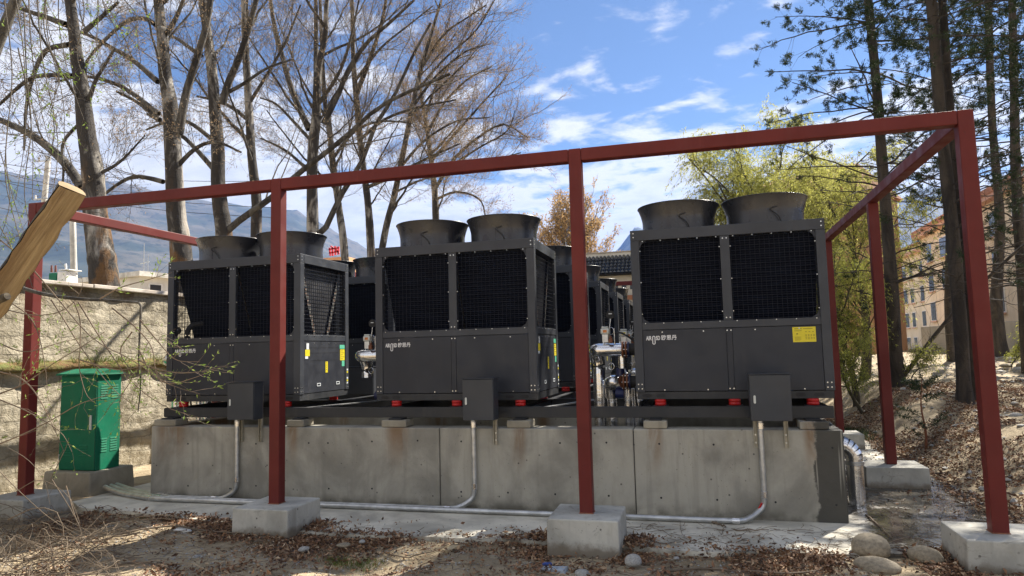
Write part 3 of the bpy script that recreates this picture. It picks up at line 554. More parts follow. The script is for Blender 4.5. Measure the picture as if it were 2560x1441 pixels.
def make_unit():
    t = thing('heat_pump_unit', 'x', 'heat pump'); P_, R_ = MATS['unit_paint'], MATS['unit_rail']; c = .095; zr = 1.707; zm0, zm1 = .690, .770
    mb = MB()
    for x in (0, UW-c):
        for y in (0, UD-c): mb.box(x, x+c, y, y+c, 0, UH-.12)
    mb.box(0, UW, 0, c, UH-.12+.001, UH); mb.box(0, UW, UD-c, UD, UH-.12+.001, UH); mb.box(0, c, c+.001, UD-c-.001, UH-.119, UH-.001); mb.box(UW-c, UW, c+.001, UD-c-.001, UH-.119, UH-.001)
    for y in (.003, UD-.043): mb.box(c+.001, UW-c-.001, y, y+.04, zm0, zm1); mb.box(UW/2-.05, UW/2+.05, y+.001, y+.041, zm1+.001, zr)
    for x in (.003, UW-.043): mb.box(x, x+.04, c+.001, UD-c-.001, zm0, zm1)
    mb.build('frame', R_, t, .004)
    MB().box(c, UW-c, c, UD-c, UH-.10, UH-.012).build('top_deck', P_, t)
    MB().box(.06, UW-.06, .05, UD-.05, .655, .688).build('coil_tray', MATS['black'], t)
    for y0, y1 in ((.008, .022), (UD-.022, UD-.008)):
        for x0, x1 in ((c+.003, UW/2-.033), (UW/2+.033, UW-c-.003)): MB().box(x0, x1, y0, y1, .006, zm0-.004).build('lower_panel', P_, t, .002)
        MB().box(UW/2-.030, UW/2+.030, y0-.002, y1-.002, .006, zm0-.004).build('centre_strip', P_, t, .002)
    for x0, x1 in ((.008, .022), (UW-.022, UW-.008)):
        MB().box(x0, x1, c+.003, UD-c-.003, .006, zm0-.004).build('side_panel', P_, t, .002)
    # coils, a V seen end on from the side
    def coil(sgn, x0, x1):
        yt, yb = (.10, .46) if sgn > 0 else (UD-.10, UD-.46); th = .06*sgn
        p = lambda x: [(x, yb, .735), (x, yt, 1.70), (x, yt+th, 1.70), (x, yb+th, .735)]
        A, B = p(x0), p(x1); m = MB(); m.add(A+B, [(0,1,5,4),(3,7,6,2),(1,2,6,5),(0,4,7,3)]); o = m.build('coil', MATS['coil'], t)
        for q, s_ in ((A, -1), (B, 1)): MB().add([(v[0]+.002*s_, v[1], v[2]) for v in q], [(0,1,2,3)]).build('coil_end', MATS['coil_end'], o)
    for s_ in (1, -1): coil(s_, .075, UW/2-.012); coil(s_, UW/2+.012, UW-.075)
    for x in (.10, UW-.10): MB().add([(x, .52, .74), (x, UD-.52, .74), (x, UD-.17, 1.70), (x, .17, 1.70)], [(0,1,2,3)]).build('end_sheet', MATS['inner_sheet'], t)
    # wire grilles
    def grille(u0, u1, place):
        mb = MB(); r = .0021
        for u in np.arange(u0+.012, u1, .0505): a, b = place(u, zm1-.02), place(u, zr+.02); mb.beam(a, b, 2*r, 2*r, (1,0.3,0))
        for z in np.arange(zm1+.012, zr, .0505): a, b = place(u0-.01, z), place(u1+.01, z); mb.beam(a, b, 2*r, 2*r)
        mb.build('grille', MATS['grille_wire'], t, kind='stuff')
    for y in (.030, UD-.030):
        grille(c, UW/2-.05, lambda u, z: (u, y, z)); grille(UW/2+.05, UW-c, lambda u, z: (u, y, z))
    for x in (.030, UW-.030): grille(c, UD-c, lambda u, z: (x, u, z))
    g = .085
    for y in (.020, UD-.023):
        for x, sx, z, sz in ((c, 1, zm1, 1), (c, 1, zr, -1), (UW-c, -1, zm1, 1), (UW-c, -1, zr, -1)):
            q = [(x, z), (x+sx*g, z), (x+sx*g*.35, z+sz*g*.45), (x+sx*g*.1, z+sz*g), (x, z+sz*g)]; MB().prism(q if sx*sz > 0 else q[::-1], 'y', y, y+.003).build('corner_gusset', P_, t)
    # fan cowls
    for k, cx in enumerate((.528, 1.518)):
        mb = MB(); prof = [(.428,-.01),(.428,.12),(.429,.18),(.434,.21),(.446,.26),(.460,.30),(.472,.335),(.478,.346),(.479,.350),(.470,.350),(.456,.305),(.440,.255),(.428,.205),(.422,.17),(.422,-.01)]
        mb.lathe(prof, (cx, UD/2, UH), 48); o = mb.build('fan_cowl', MATS['cowl_paint'], t)
        MB().box(cx-.012, cx+.012, UD/2-.432, UD/2-.424, UH+.005, UH+.19).build('seam_strip', MATS['cowl_paint'], o); MB().tube([(cx+.4785*math.cos(a), UD/2+.4785*math.sin(a), UH+.349) for a in np.linspace(0, 2*math.pi, 41)], .006, 6, False).build('rolled_rim', MATS['cowl_paint'], o)
        MB().lathe([(.420,-.02),(.10,.0),(.09,.07),(.0001,.07)], (cx, UD/2, UH), 24).build('fan_hub', MATS['black'], o)
        mb = MB()
        for i in range(5):
            a = 2*math.pi*i/5; ca, sa = math.cos(a), math.sin(a)
            q = [(.09,-.05,.02),(.38,-.11,.05),(.38,.10,.11),(.09,.06,.05)]; mb.add([(cx+ca*p-sa*w, UD/2+sa*p+ca*w, UH+z) for p, w, z in q], [(0,1,2,3)])
        mb.build('fan_blades', MATS['black'], o)
        MB().tube(smooth_path([(cx+.14, UD/2-.43, UH+.01), (cx+.10, UD/2-.45, UH+.10), (cx+.02, UD/2-.465, UH+.17), (cx+.10, UD/2-.455, UH+.20)], 4), .006, 6).build('cable', MATS['rubber'], o)
    # skid
    mb = MB(); mb.box(.01, UW-.01, .01, .018, -.080, -.002); mb.box(.01, UW-.01, .018, .07, -.080, -.074); mb.box(.01, UW-.01, UD-.018, UD-.01, -.080, -.002)
    for x in (.012, UW-.020): mb.box(x, x+.008, .02, UD-.02, -.080, -.002)
    for x in (.30, .62, 1.0, 1.4, 1.74): mb.box(x, x+.05, .019, UD-.02, -.078, -.004)
    mb.build('skid', MATS['steel_paint'], t)
    mb = MB()
    for x in (.12, .27, 1.72, 1.90): mb.prism([(x-.03+.022*math.cos(a), -.042+.018*math.sin(a)) for a in np.linspace(math.pi/2, 1.5*math.pi, 6)]+[(x+.03+.022*math.cos(a), -.042+.018*math.sin(a)) for a in np.linspace(-math.pi/2, math.pi/2, 6)], 'y', .0075, .0105)
    mb.build('fork_hole', MATS['black'], t, kind='stuff')
    # screws
    mb = MB(); r = .0075
    F_ = lambda x, z, rr=r: mb.cyl((x, -.004, z), (x, .012, z), rr, n=7); G_ = lambda x, z: mb.cyl((x, .004, z), (x, .02, z), r, n=7); SR = lambda y, z, rr=r: mb.cyl((UW+.004, y, z), (UW-.016, y, z), rr, n=7); SG = lambda y, z: mb.cyl((UW-.005, y, z), (UW-.02, y, z), r, n=7)
    for x in (.03, .07, UW-.07, UW-.03):
        for z in (.035, .085): F_(x, z)
    for x in (.035, UW-.035):
        for z in (UH-.035, UH-.08): F_(x, z)
    for x in (UW/2-.02, UW/2+.02):
        for z in (zr-.03, zm1+.03, zm0-.03, .03): F_(x, z) if z > zm0 else G_(x, z)
    for x0, x1 in ((c, UW/2-.05), (UW/2+.05, UW-c)):
        for x in np.linspace(x0+.04, x1-.04, 5): mb.cyl((x, .012, zr-.008), (x, .03, zr-.008), r*.8, n=6); mb.cyl((x, -.001, zm1-.008), (x, .03, zm1-.008), r*.8, n=6)
        for z in np.linspace(zm1+.10, zr-.12, 3): mb.cyl((x0+.008, .012, z), (x0+.008, .03, z), r*.8, n=6); mb.cyl((x1-.008, .012, z), (x1-.008, .03, z), r*.8, n=6)
        G_(x0+.22, zm0-.03); G_(x1-.22, zm0-.03); G_(x0+.22, .02); G_(x1-.20, .02)
    for y in (.03, .07, UD-.07, UD-.03):
        for z in (.035, .085): SR(y, z)
    for y in (.035, UD-.035):
        for z in (UH-.035, UH-.08): SR(y, z)
    for z in np.linspace(zm1+.06, zr-.06, 5): SG(c+.008, z); SG(UD-c-.008, z)
    for y in np.linspace(c+.08, UD-c-.08, 6): SG(y, zm0-.03); SR(y, zm1-.01, r*.8)
    mb.build('screws', MATS['steel_bolt'], t, kind='stuff')
    make_logo_mesh().build('logo', MATS['white_print'], t)
    # stickers and handles on the right-hand side panel
    xs = UW-.0065
    def st(y0, y1, z0, z1, m, x=xs, name='sticker'): return MB().box(x-.0005, x+.0012, y0, y1, z0, z1).build(name, MATS[m], t)
    o = st(.13, .24, .49, .575, 'sticker_yellow'); st(.13, .20, .455, .488, 'sticker_white'); st(.16, .22, .578, .66, 'sticker_white', name='paper_tag')
    st(1.03, 1.17, .585, .64, 'sticker_green'); o2 = st(1.04, 1.17, .42, .575, 'sticker_yellow'); st(1.09, 1.165, .335, .415, 'sticker_green'); o3 = st(.64, .70, .26, .41, 'sticker_yellow')
    mb = MB()
    for k in range(5): mb.box(xs+.0012, xs+.0016, 1.055, 1.12+.04*(k % 2), .55-.028*k, .557-.028*k)
    mb.build('print', MATS['sticker_ink'], o2)
    mb = MB()
    for k in range(4): mb.box(xs+.0012, xs+.0016, .662, .676, .385-.03*k, .40-.03*k)
    mb.build('print', MATS['sticker_ink'], o3)
    for y in (.42, .93):
        mb = MB(); mb.box(xs-.001, xs+.004, y, y+.09, .085, .093); mb.box(xs-.001, xs+.004, y, y+.09, .118, .126); mb.box(xs-.001, xs+.004, y, y+.01, .0935, .1175); mb.box(xs-.001, xs+.004, y+.08, y+.09, .0935, .1175); mb.build('pull_handle', MATS['sticker_white'], t)
    for k, z in enumerate((.27, .235, .15, .115, .08)): st(UD-.06, UD-.025, z, z+.026, 'sticker_white' if k % 2 == 0 else 'sticker_yellow', UW+.0005, 'vertical_tag')
    # seams pressed in the side panel
    mb = MB()
    for z in (.60, .53, .43): mb.box(xs+.0005, xs+.0012, .26, 1.0, z, z+.003)
    mb.build('panel_seams', MATS['black'], t)
    # bent suction pipe behind the left grille
    MB().tube(smooth_path([(.20, .16, .70), (.20, .16, .86), (.24, .20, .95), (.33, .30, .98)], 5), .035, 10).build('suction_pipe', MATS['rubber'], t)
    return t
unit = make_unit()
ORD = ['left', 'middle', 'right']; ROWN = ['front', 'second', 'third', 'fourth', 'last']
def unit_label(c, r):
    if r == 0: return ['dark grey heat pump unit at the left end of the front row', 'dark grey heat pump unit in the middle of the front row', 'dark grey heat pump unit at the right of the front row with front yellow sticker'][c]
    if c == 1: return f'dark grey heat pump unit in the {ROWN[r]} row behind the middle front unit'
    if (c, r) == (0, 1): return 'dark grey heat pump unit behind the gap between the left and middle front units'
    return 'dark grey heat pump unit wholly hidden behind the '+ORD[c]+' front unit'
UNITS = {}
for r, y in enumerate(UY):
    for c, x in enumerate(UX):
        o = unit if (r, c) == (0, 0) else copy_tree(unit); o.location = (x, y, UZ); o['label'] = unit_label(c, r); o['group'] = 'heat pump units on the plinth'; UNITS[r, c] = o
for key_, u_ in UNITS.items():      # only the left front unit shows the bent pipe
    if key_ != (0, 0):
        for ch in list(u_.children):
            if ch.name.split('.')[0] == 'suction_pipe': bpy.data.objects.remove(ch)
# yellow specification sticker on the right front unit only
def front_sticker():
    u = UNITS[0, 2]; x0, x1, z0, z1 = 1.675, 1.905, .512, .672; y = .0075
    s = MB().box(x0, x1, y-.0018, y, z0, z1); o = s.build('specification_sticker', MATS['sticker_yellow'], u, .0, None, (0,0,0)); o['label'] = 'yellow printed specification sticker'
    mb = MB(); b = lambda a, c, d, e: mb.box(x0+a, x0+c, y-.0026, y-.0019, z0+d, z0+e)
    b(.018,.095,.138,.144); b(.105,.20,.138,.143); b(.018,.09,.118,.122); b(.035,.055,.082,.092)
    for i in range(4):
        for j in range(2): b(.125+.026*i, .142+.026*i, .030+.012*j, .034+.012*j); b(.125+.026*i, .140+.026*i, .060+.012*j, .065+.012*j)
    for i in range(3): b(.125+.035*i, .140+.035*i, .105, .110)
    for i in range(4): b(.020, .085-.01*(i % 2), .052-.011*i, .055-.011*i)
    mb.build('print', MATS['sticker_ink'], o, 0, None, (0,0,0))
front_sticker()

# red spring mounts between beams and skids
def make_mount():
    t = thing('spring_mount', 'x', 'spring mount'); MB().lathe([(.0001,0),(.062,0),(.062,.028),(.056,.032),(.056,.036),(.0635,.038),(.0635,.060),(.055,.068),(.0001,.068)], (0,0,.003), 20).build('housing', MATS['mount_red'], t)
    MB().box(-.085, .085, -.05, .05, -.004, .003).build('base_plate', MATS['steel_paint'], t); MB().cyl((0,0,.068), (0,0,.076), .012, n=8).build('stud', MATS['steel_bolt'], t); return t
mount = make_mount(); first = True
for r in range(3):
    for c in range(3):
        if r and (c == 2 or (c == 0 and r > 1)): continue
        for k, dx in enumerate((.26, 1.05, 1.84)):
            for b, dy in enumerate((.045, UD-.055)):
                if r and k == 0 and b: continue
                o = mount if first else copy_tree(mount); first = False
                o.location = (UX[c]+dx, UY[r]+dy, 1.145); o['group'] = 'red spring mounts'
                o['label'] = f"red spring mount at {['front', 'rear'][b]} {['left', 'centre', 'right'][k]} under the {ORD[c]} unit, {ROWN[r]} row"

# ================================================================ electrical boxes and conduits
def make_ebox(x, yb, z0, w, h, label, legs=True, d=.20):
    t = thing('electrical_box', label, 'electrical box', (x+w/2, yb, z0), 'grey electrical boxes'); m = MATS['box_paint']; y1 = yb-.045; y0 = y1-d
    MB().box(x, x+w, y0+.018, y1, z0, z0+h).build('case', m, t, .006); o = MB().box(x+.004, x+w-.004, y0, y0+.016, z0+.004, z0+h-.004).build('door', m, t, .004)
    mb = MB(); zc = z0+h*.47; mb.prism([(x+.045+.011*math.cos(a), zc+.03+.011*math.sin(a)) for a in np.linspace(0, math.pi, 7)]+[(x+.045+.011*math.cos(a), zc-.03+.011*math.sin(a)) for a in np.linspace(math.pi, 2*math.pi, 7)], 'y', y0-.008, y0+.002); mb.build('lock', MATS['actuator'], o)
    MB().box(x-.012, x+w+.012, y0-.008, y1, z0+h+.001, z0+h+.010).build('rain_lip', m, t, .003)
    if legs:
        for lx in (x+.03, x+w-.07):
            mb = MB(); lz = .735; mb.box(lx, lx+.004, yb-.042, yb-.002, lz, z0+h*.9); mb.box(lx+.037, lx+.041, yb-.042, yb-.002, lz, z0+h*.9); mb.box(lx+.0041, lx+.0369, yb-.006, yb-.0022, lz, z0+h*.9); mb.build('strut_leg', MATS['galv_strut'], t)
            b = MB()
            for z in (lz+.05, lz+.13): b.cyl((lx+.02, yb-.013, z), (lx+.02, yb-.003, z), .010, n=8)
            b.build('anchor_bolts', MATS['steel_bolt'], t)
    return t
make_ebox(-5.715, PY0, 1.025, .375, .455, 'grey electrical box with white lock in front of the left machine')
make_ebox(-2.635, PY0, 1.025, .365, .460, 'grey electrical box with white lock in front of the middle machine')
make_ebox(.435, PY0, 1.025, .395, .465, 'grey electrical box with white lock in front of the right machine')
make_ebox(-5.70, 10.62, 1.15, .53, .44, 'grey electrical box in the second row seen between two machines', False)
def make_conduit(x, yg, yc, bend, label, red=False):
    t = thing('conduit_pipe', label, 'pipe', (x, yg, 0), 'galvanised conduits along the plinth'); r = .030; zc = r+.004; yw = PY0-r-.012; G = MATS['galv']
    a0 = at(262+15*bend, 1218-3*bend, z=.085); b0 = np.array((-6.96+bend*.11, yg+.03, zc)); p = [a0, a0+(b0-a0)*.35-np.array((0,0,.02)), a0+(b0-a0)*.7-np.array((0,0,.012)), b0-(b0-a0)*.06, (-6.80+bend*.06, yg+.004, zc), (-6.6, yg, zc)]
    MB().tube(smooth_path(p, 4), r, 12).build('feed_run', G, t); MB().tube([(-6.6, yg, zc), (x-.28, yg, zc)], r-.0006, 12).build('ground_run', G, t)
    q = [(x-.28, yg, zc), (x-.20, yg+.3*(yw-yg), zc+.004), (x-.10, yg+.7*(yw-yg), zc+.045), (x-.02, yw, .15), (x, yw, .26)]
    MB().tube(smooth_path(q, 6), r+.0006, 12).build('elbow', G, t); MB().tube([(x, yw, .26), (x-.003, yw, 1.03)], r-.0008, 12).build('riser', G, t)
    for a_, b_ in (((x, yw, .24), (x, yw, .30)), ((x-.33, yg, zc), (x-.26, yg, zc)), ((-6.98+bend*.09, yg+.055, zc), (-6.85+bend*.09, yg+.015, zc)), ((x, yw, .93), (x, yw, .99))): MB().cyl(a_, b_, r+.006, n=14).build('coupling', MATS['alu'], t)
    if red: MB().tube(smooth_path([(x-.09, yw-.02, .10), (x-.06, yw-.028, .135), (x-.03, yw-.034, .19)], 3), .010, 6).build('red_tape', MATS['mount_red'], t)
make_conduit(-5.715, 7.655, 0, 2, 'shortest galvanised conduit rising to the left electrical box')
make_conduit(-2.575, 7.590, 0, 1, 'galvanised conduit rising to the middle electrical box')
make_conduit(.535, 7.520, 0, 0, 'longest galvanised conduit with red tape rising to the right electrical box', True)

# ================================================================ green street cabinet
def make_cabinet():
    x0, x1, y0, y1, z0, z1 = -8.77, -8.14, 7.90, 8.32, .285, 1.60; G = MATS['green_paint']
    b = MB(); b.hexa([(-8.92,7.77,-.08),(-8.08,7.77,-.08),(-8.04,8.52,-.08),(-8.90,8.52,-.08),(-8.89,7.79,.283),(-8.10,7.79,.283),(-8.06,8.50,.283),(-8.88,8.50,.283)])
    one(b, 'cabinet_base', MATS['concrete_block'], 'rough concrete base block under the green cabinet', 'base', None, .02)
    t = thing('street_cabinet', 'green metal outdoor distribution cabinet on a concrete base by the wall', 'cabinet', (-8.34, 8.0, .30))
    MB().box(x0, x1, y0+.016, y1, z0, z1).build('body', G, t, .006); d = MB().box(x0+.006, x1-.006, y0, y0+.0155, z0+.012, z1-.01).build('door', G, t, .004)
    MB().box(x1-.10, x1-.065, y0-.018, y0-.0005, z0+.56, z0+.76).build('handle', MATS['actuator'], d, .006)
    for zz in (z0+.15, z0+.62, z1-.2): MB().cyl((x0+.012, y0-.006, zz), (x0+.012, y0-.006, zz+.07), .008, n=8).build('hinge', MATS['galv'], d)
    MB().box(x1-.012, x1-.008, y0-.001, y0+.012, z0+.02, z1-.02).build('door_seam', MATS['black'], t)
    r = MB(); r.hexa([(x0-.045,y0-.045,z1),(x1+.045,y0-.045,z1),(x1+.045,y1+.03,z1),(x0-.045,y1+.03,z1),(x0-.04,y0-.04,z1+.022),(x1+.04,y0-.04,z1+.022),(x1+.04,y1+.025,z1+.022),(x0-.04,y1+.025,z1+.022)]); yc = (y0+y1)/2
    r.add([(x0-.04,y0-.04,z1+.0225),(x1+.04,y0-.04,z1+.0225),(x1+.04,y1+.025,z1+.0225),(x0-.04,y1+.025,z1+.0225),(x0-.04,yc,z1+.085),(x1+.04,yc,z1+.085)], [(0,1,5,4),(2,3,4,5),(1,2,5),(3,0,4)]); r.build('roof', G, t)
    for zb in (z0+.24, z1-.34):
        for yb in (y0+.07, y0+.25):
            for k in range(6):
                z = zb+.034*k; MB().add([(x1, yb, z), (x1, yb+.12, z), (x1+.006, yb+.12, z+.001), (x1+.006, yb, z+.001), (x1, yb, z+.024), (x1, yb+.12, z+.024)], [(0,1,2,3), (3,2,5,4), (0,3,4), (1,5,2)]).build('louvre', G, t)
    for k in range(5):
        for xb in (x0+.08, x0+.36): z = z0+.20+.034*k; MB().add([(xb, y0, z), (xb+.14, y0, z), (xb+.14, y0-.010, z), (xb, y0-.010, z), (xb, y0, z+.02), (xb+.14, y0, z+.02)], [(3,2,1,0), (4,5,2,3), (4,3,0), (2,5,1)]).build('louvre', G, t)
make_cabinet()

# ================================================================ valves and insulated pipes
def make_valves():
    t = thing('valve_set', 'x', 'valves'); J, B, K = MATS['jacket'], MATS['blue_paint'], MATS['rubber']
    zu, zl, y = 1.775, 1.385, .60          # local x = 0 is the unit's left side
    MB().tube([(-.205, y, zu), (-.475, y, zu)], .078, 20).build('jacket_sleeve', J, t)
    MB().tube(smooth_path([(-.43, y, zu), (-.50, y+.01, zu), (-.545, y+.07, zu-.005), (-.545, y+.16, zu-.03), (-.53, y+.22, zu-.14), (-.53, y+.22, zu-.3)], 6), .080, 20).build('jacket_elbow', J, t)
    MB().tube([(-.53, y+.22, zu-.28), (-.53, y+.22, .2)], .078, 20).build('riser', J, t)
    MB().tube([(-.30, y+.05, zl-.02), (-.215, y, zl)], .080, 20).build('lower_sleeve', J, t)
    MB().tube(smooth_path([(-.29, y+.01, zl), (-.36, y+.04, zl-.005), (-.37, y+.14, zl-.06), (-.37, y+.17, zl-.2)], 6), .082, 20).build('lower_elbow', J, t)
    for x, yy in ((-.37, y+.17), (-.18, y+.30), (-.06, y+.30)): MB().tube([(x, yy, zl-.15 if x < -.3 else zl-.1), (x, yy, .2)], .062, 18).build('riser', J, t)
    MB().tube([(-.22, y+.14, zu-.02), (-.22, y+.14, zl+.16)], .060, 18).build('bypass_pipe', J, t)
    for z in (zu, zl):
        mb = MB(); mb.cyl((-.205, y, z), (-.185, y, z), .098, n=20); mb.cyl((-.165, y, z), (-.145, y, z), .098, n=20); mb.build('flange', MATS['brown_iron'], t); MB().cyl((-.145, y, z), (-.03, y, z), .075, n=18).build('rubber_joint', K, t)
        mb = MB(); mb.cyl((-.03, y, z), (-.005, y, z), .10, n=20); mb.cyl((-.135, y, z), (-.115, y, z), .094, n=20); mb.build('blue_flange', B, t)
        mb = MB()
        for k in range(6): a = k*math.pi/3; mb.cyl((-.215, y+.086*math.cos(a), z+.086*math.sin(a)), (-.13, y+.086*math.cos(a), z+.086*math.sin(a)), .008, n=6)
        mb.build('flange_bolts', MATS['steel_bolt'], t)
    MB().cyl((-.25, y+.14, zl+.02), (-.25, y+.14, zl+.16), .052, n=14).build('blue_valve_body', B, t); MB().cyl((-.30, y-.0, zl-.14), (-.20, y, zl-.14), .055, n=14).build('blue_valve_foot', B, t)
    for k, (x, yy, z) in enumerate(((-.40, y-.02, zu+.23), (-.20, y+.22, zu+.20))):
        o = MB().box(x-.055, x+.055, yy-.045, yy+.045, z-.04, z+.035).build('actuator', MATS['actuator'], t, .02, None, None, 3); MB().box(x-.042, x+.042, yy-.036, yy+.036, z+.036, z+.055).build('actuator_cap', MATS['actuator'], o, .012)
        MB().box(x-.022, x+.024, yy-.0475, yy-.0455, z-.018, z+.014).build('label_plate', MATS['copper'] if k == 0 else MATS['sticker_yellow'], o)
        MB().box(x-.034, x+.034, yy-.03, yy+.03, z-.135, z-.041).build('bracket', MATS['galv'], o)
        mb = MB(); c = np.array((x+.075, yy-.01, z)); mb.tube([c+.042*np.array((math.cos(a)*.8, -.55*math.cos(a), math.sin(a))) for a in np.linspace(0, 2*math.pi, 22)], .004, 6); mb.build('hand_wheel', MATS['alu'], o)
    MB().cyl((-.29, y-.02, zu+.07), (-.29, y-.02, zu+.26), .009, n=8).build('thermowell', MATS['alu'], t)
    mb = MB(); mb.tube(smooth_path([(-.36, y, zu+.06), (-.355, y-.02, zu+.2), (-.335, y-.02, zu+.33), (-.33, y-.02, zu+.38)], 4), .006, 6); mb.build('gauge_stem', MATS['alu'], t)
    g = MB(); g.cyl((-.33, y-.03, zu+.43), (-.33, y+.0, zu+.43), .052, n=20); o = g.build('pressure_gauge', K, t); MB().box(-.35, -.31, y-.0325, y-.0305, zu+.435, zu+.445).build('dial', MATS['sticker_white'], o)
    mb = MB(); mb.box(-.355, -.305, y-.10, y-.05, zu+.085, zu+.14); mb.cyl((-.33, y-.075, zu+.14), (-.33, y-.075, zu+.17), .018, n=8); mb.build('brass_valve', MATS['brown_iron'], t, .01); 
    mb = MB(); mb.tube(smooth_path([(-.30, y, zu+.20), (-.20, y-.02, zu+.20), (-.08, y-.02, zu+.12), (-.01, y-.02, zu+.03)], 5), .012, 8); mb.tube(smooth_path([(-.06, y-.04, zl-.05), (-.055, y-.05, zl-.2), (-.03, y-.04, 1.0)], 4), .012, 8); mb.build('cable', K, t)
    c = np.array((-.34, y-.05, zl+.19)); MB().tube([c+.04*np.array((math.cos(a), -.3*math.cos(a), math.sin(a))) for a in np.linspace(0, 2*math.pi, 22)], .004, 6).build('hand_wheel', MATS['alu'], t)
    return t
vs = make_valves(); firstv = True
for (r, c), lab in {(0, 2): 'chrome clad valves and pipes between the middle and right machines', (0, 1): 'chrome clad valves and pipes poking out left of the middle machine', (1, 2): 'chrome clad valves behind the nearest valves of the right gap', (0, 0): 'chrome clad valves left of the left machine by the cabinet'}.items():
    o = vs if firstv else copy_tree(vs); firstv = False; o.location = (UX[c], UY[r], 0); o['label'] = lab; o['group'] = 'insulated valve sets beside the machines'
    if (r, c) == (0, 1):
        for ch in list(o.children):
            if ch.name.split('.')[0] in ('riser', 'lower_elbow', 'lower_sleeve', 'bypass_pipe'): bpy.data.objects.remove(ch)
def make_outlet():
    t = thing('outlet_pipe', 'aluminium clad pipe elbow leaving the right end of the plinth', 'pipe', (1.5, 8.6, 0)); J = MATS['jacket']; y = 8.62; n = 6; R_ = .17; pts = []
    for i in range(n+1): a = math.pi/2*(1-i/n); pts.append((1.40+R_*math.cos(a)*1.0, y, .50+R_*math.sin(a)))
    for a, b in zip(pts[:-1], pts[1:]): MB().cyl(a, b, .092, .092, 22, False).build('elbow_segment', J, t)
    MB().cyl((1.30, y, .67), (1.41, y, .67), .0905, n=22).build('stub', J, t); MB().cyl((1.57, y, .50), (1.57, y, -.02), .090, n=22).build('down_pipe', J, t); MB().cyl((1.57, y, .44), (1.57, y, .48), .097, n=24).build('collar', MATS['galv'], t)
make_outlet()
# ================================================================ trees
def spawn(rg, P, R, k, tmin, tmax, Lr, ang, up, npts, rs, wob=.05, droop=0.0, rmin=.003, scaleL=None):
    """k child polylines on every parent polyline; all numpy"""
    m, N, _ = P.shape; idx = np.repeat(np.arange(m), k); M_ = len(idx); t = rg.uniform(tmin, tmax, M_)*(N-1); i0 = np.clip(t.astype(int), 0, N-2); f = (t-i0)[:, None]
    A, B = P[idx, i0], P[idx, i0+1]; pos = A+(B-A)*f; tan = B-A; tan /= np.linalg.norm(tan, axis=1, keepdims=True)+1e-9; pr = R[idx, i0]*(1-f[:, 0])+R[idx, i0+1]*f[:, 0]
    rv = rg.normal(size=(M_, 3)); perp = rv-(rv*tan).sum(1, keepdims=True)*tan; perp /= np.linalg.norm(perp, axis=1, keepdims=True)+1e-9
    a = np.radians(rg.uniform(ang[0], ang[1], M_))[:, None]; d = np.cos(a)*tan+np.sin(a)*perp; d[:, 2] += up*.5; d /= np.linalg.norm(d, axis=1, keepdims=True)
    L = rg.uniform(Lr[0], Lr[1], M_)*(1 if scaleL is None else scaleL[idx]); s = np.linspace(0, 1, npts)[None, :, None]; L3 = L[:, None, None]
    C = pos[:, None, :]+d[:, None, :]*L3*s; C[:, :, 2] += (up*.35-droop)*L[:, None]*(np.linspace(0, 1, npts)**2)[None]
    w = np.cumsum(rg.normal(0, wob, (M_, npts, 3)), axis=1)*L3/npts; w[:, 0] = 0; C += w
    r0 = np.maximum(np.minimum(pr*.62, L*rs), rmin); RR = r0[:, None]*np.linspace(1, .35, npts)[None]; return C, np.maximum(RR, rmin*.6)
def resample(path, n):
    p = np.asarray(path, float); d = np.r_[0, np.cumsum(np.linalg.norm(np.diff(p[:, :3], axis=0), axis=1))]; s = np.linspace(0, d[-1], n); return np.stack([np.interp(s, d, p[:, j]) for j in range(p.shape[1])], -1)
def diamonds(rg, pos, d, L, W_, curl=0.0):
    """leaf-like quads: base, side, tip, side"""
    m = len(pos); d = d/(np.linalg.norm(d, axis=1, keepdims=True)+1e-9); rv = rg.normal(size=(m, 3)); s = np.cross(d, rv); s /= np.linalg.norm(s, axis=1, keepdims=True)+1e-9
    L = np.broadcast_to(np.asarray(L, float), (m,))[:, None]; W_ = np.broadcast_to(np.asarray(W_, float), (m,))[:, None]; n = np.cross(d, s)
    V = np.stack([pos, pos+d*L*.45+s*W_+n*curl*L, pos+d*L, pos+d*L*.45-s*W_+n*curl*L], 1).reshape(-1, 3); return V, np.arange(4*m).reshape(-1, 4)
def pts_on(rg, P, k, tmin=0., tmax=1.):
    m, N, _ = P.shape; idx = np.repeat(np.arange(m), k); t = rg.uniform(tmin, tmax, len(idx))*(N-1); i0 = np.clip(t.astype(int), 0, N-2); f = (t-i0)[:, None]; A, B = P[idx, i0], P[idx, i0+1]; return A+(B-A)*f, B-A
def px_path(pts, Y, widths=None):
    """photo pixels -> points of the place on the tree's own depth (y may drift along the path)"""
    o = []
    for k, q in enumerate(pts):
        p = at(q[0], q[1], y=Y+(q[2] if len(q) > 2 else 0)); o.append(p)
    return np.array(o)
def link_np(name, V, F_, mat, t, smooth=False, kind=None): return link(name, npmesh(name, V-np.array(OFF[t.name]), F_, smooth), MATS[mat], t, kind=kind)
def rpx(w, p): return w/2/F_PX*float(np.dot(p-CAM, _f))

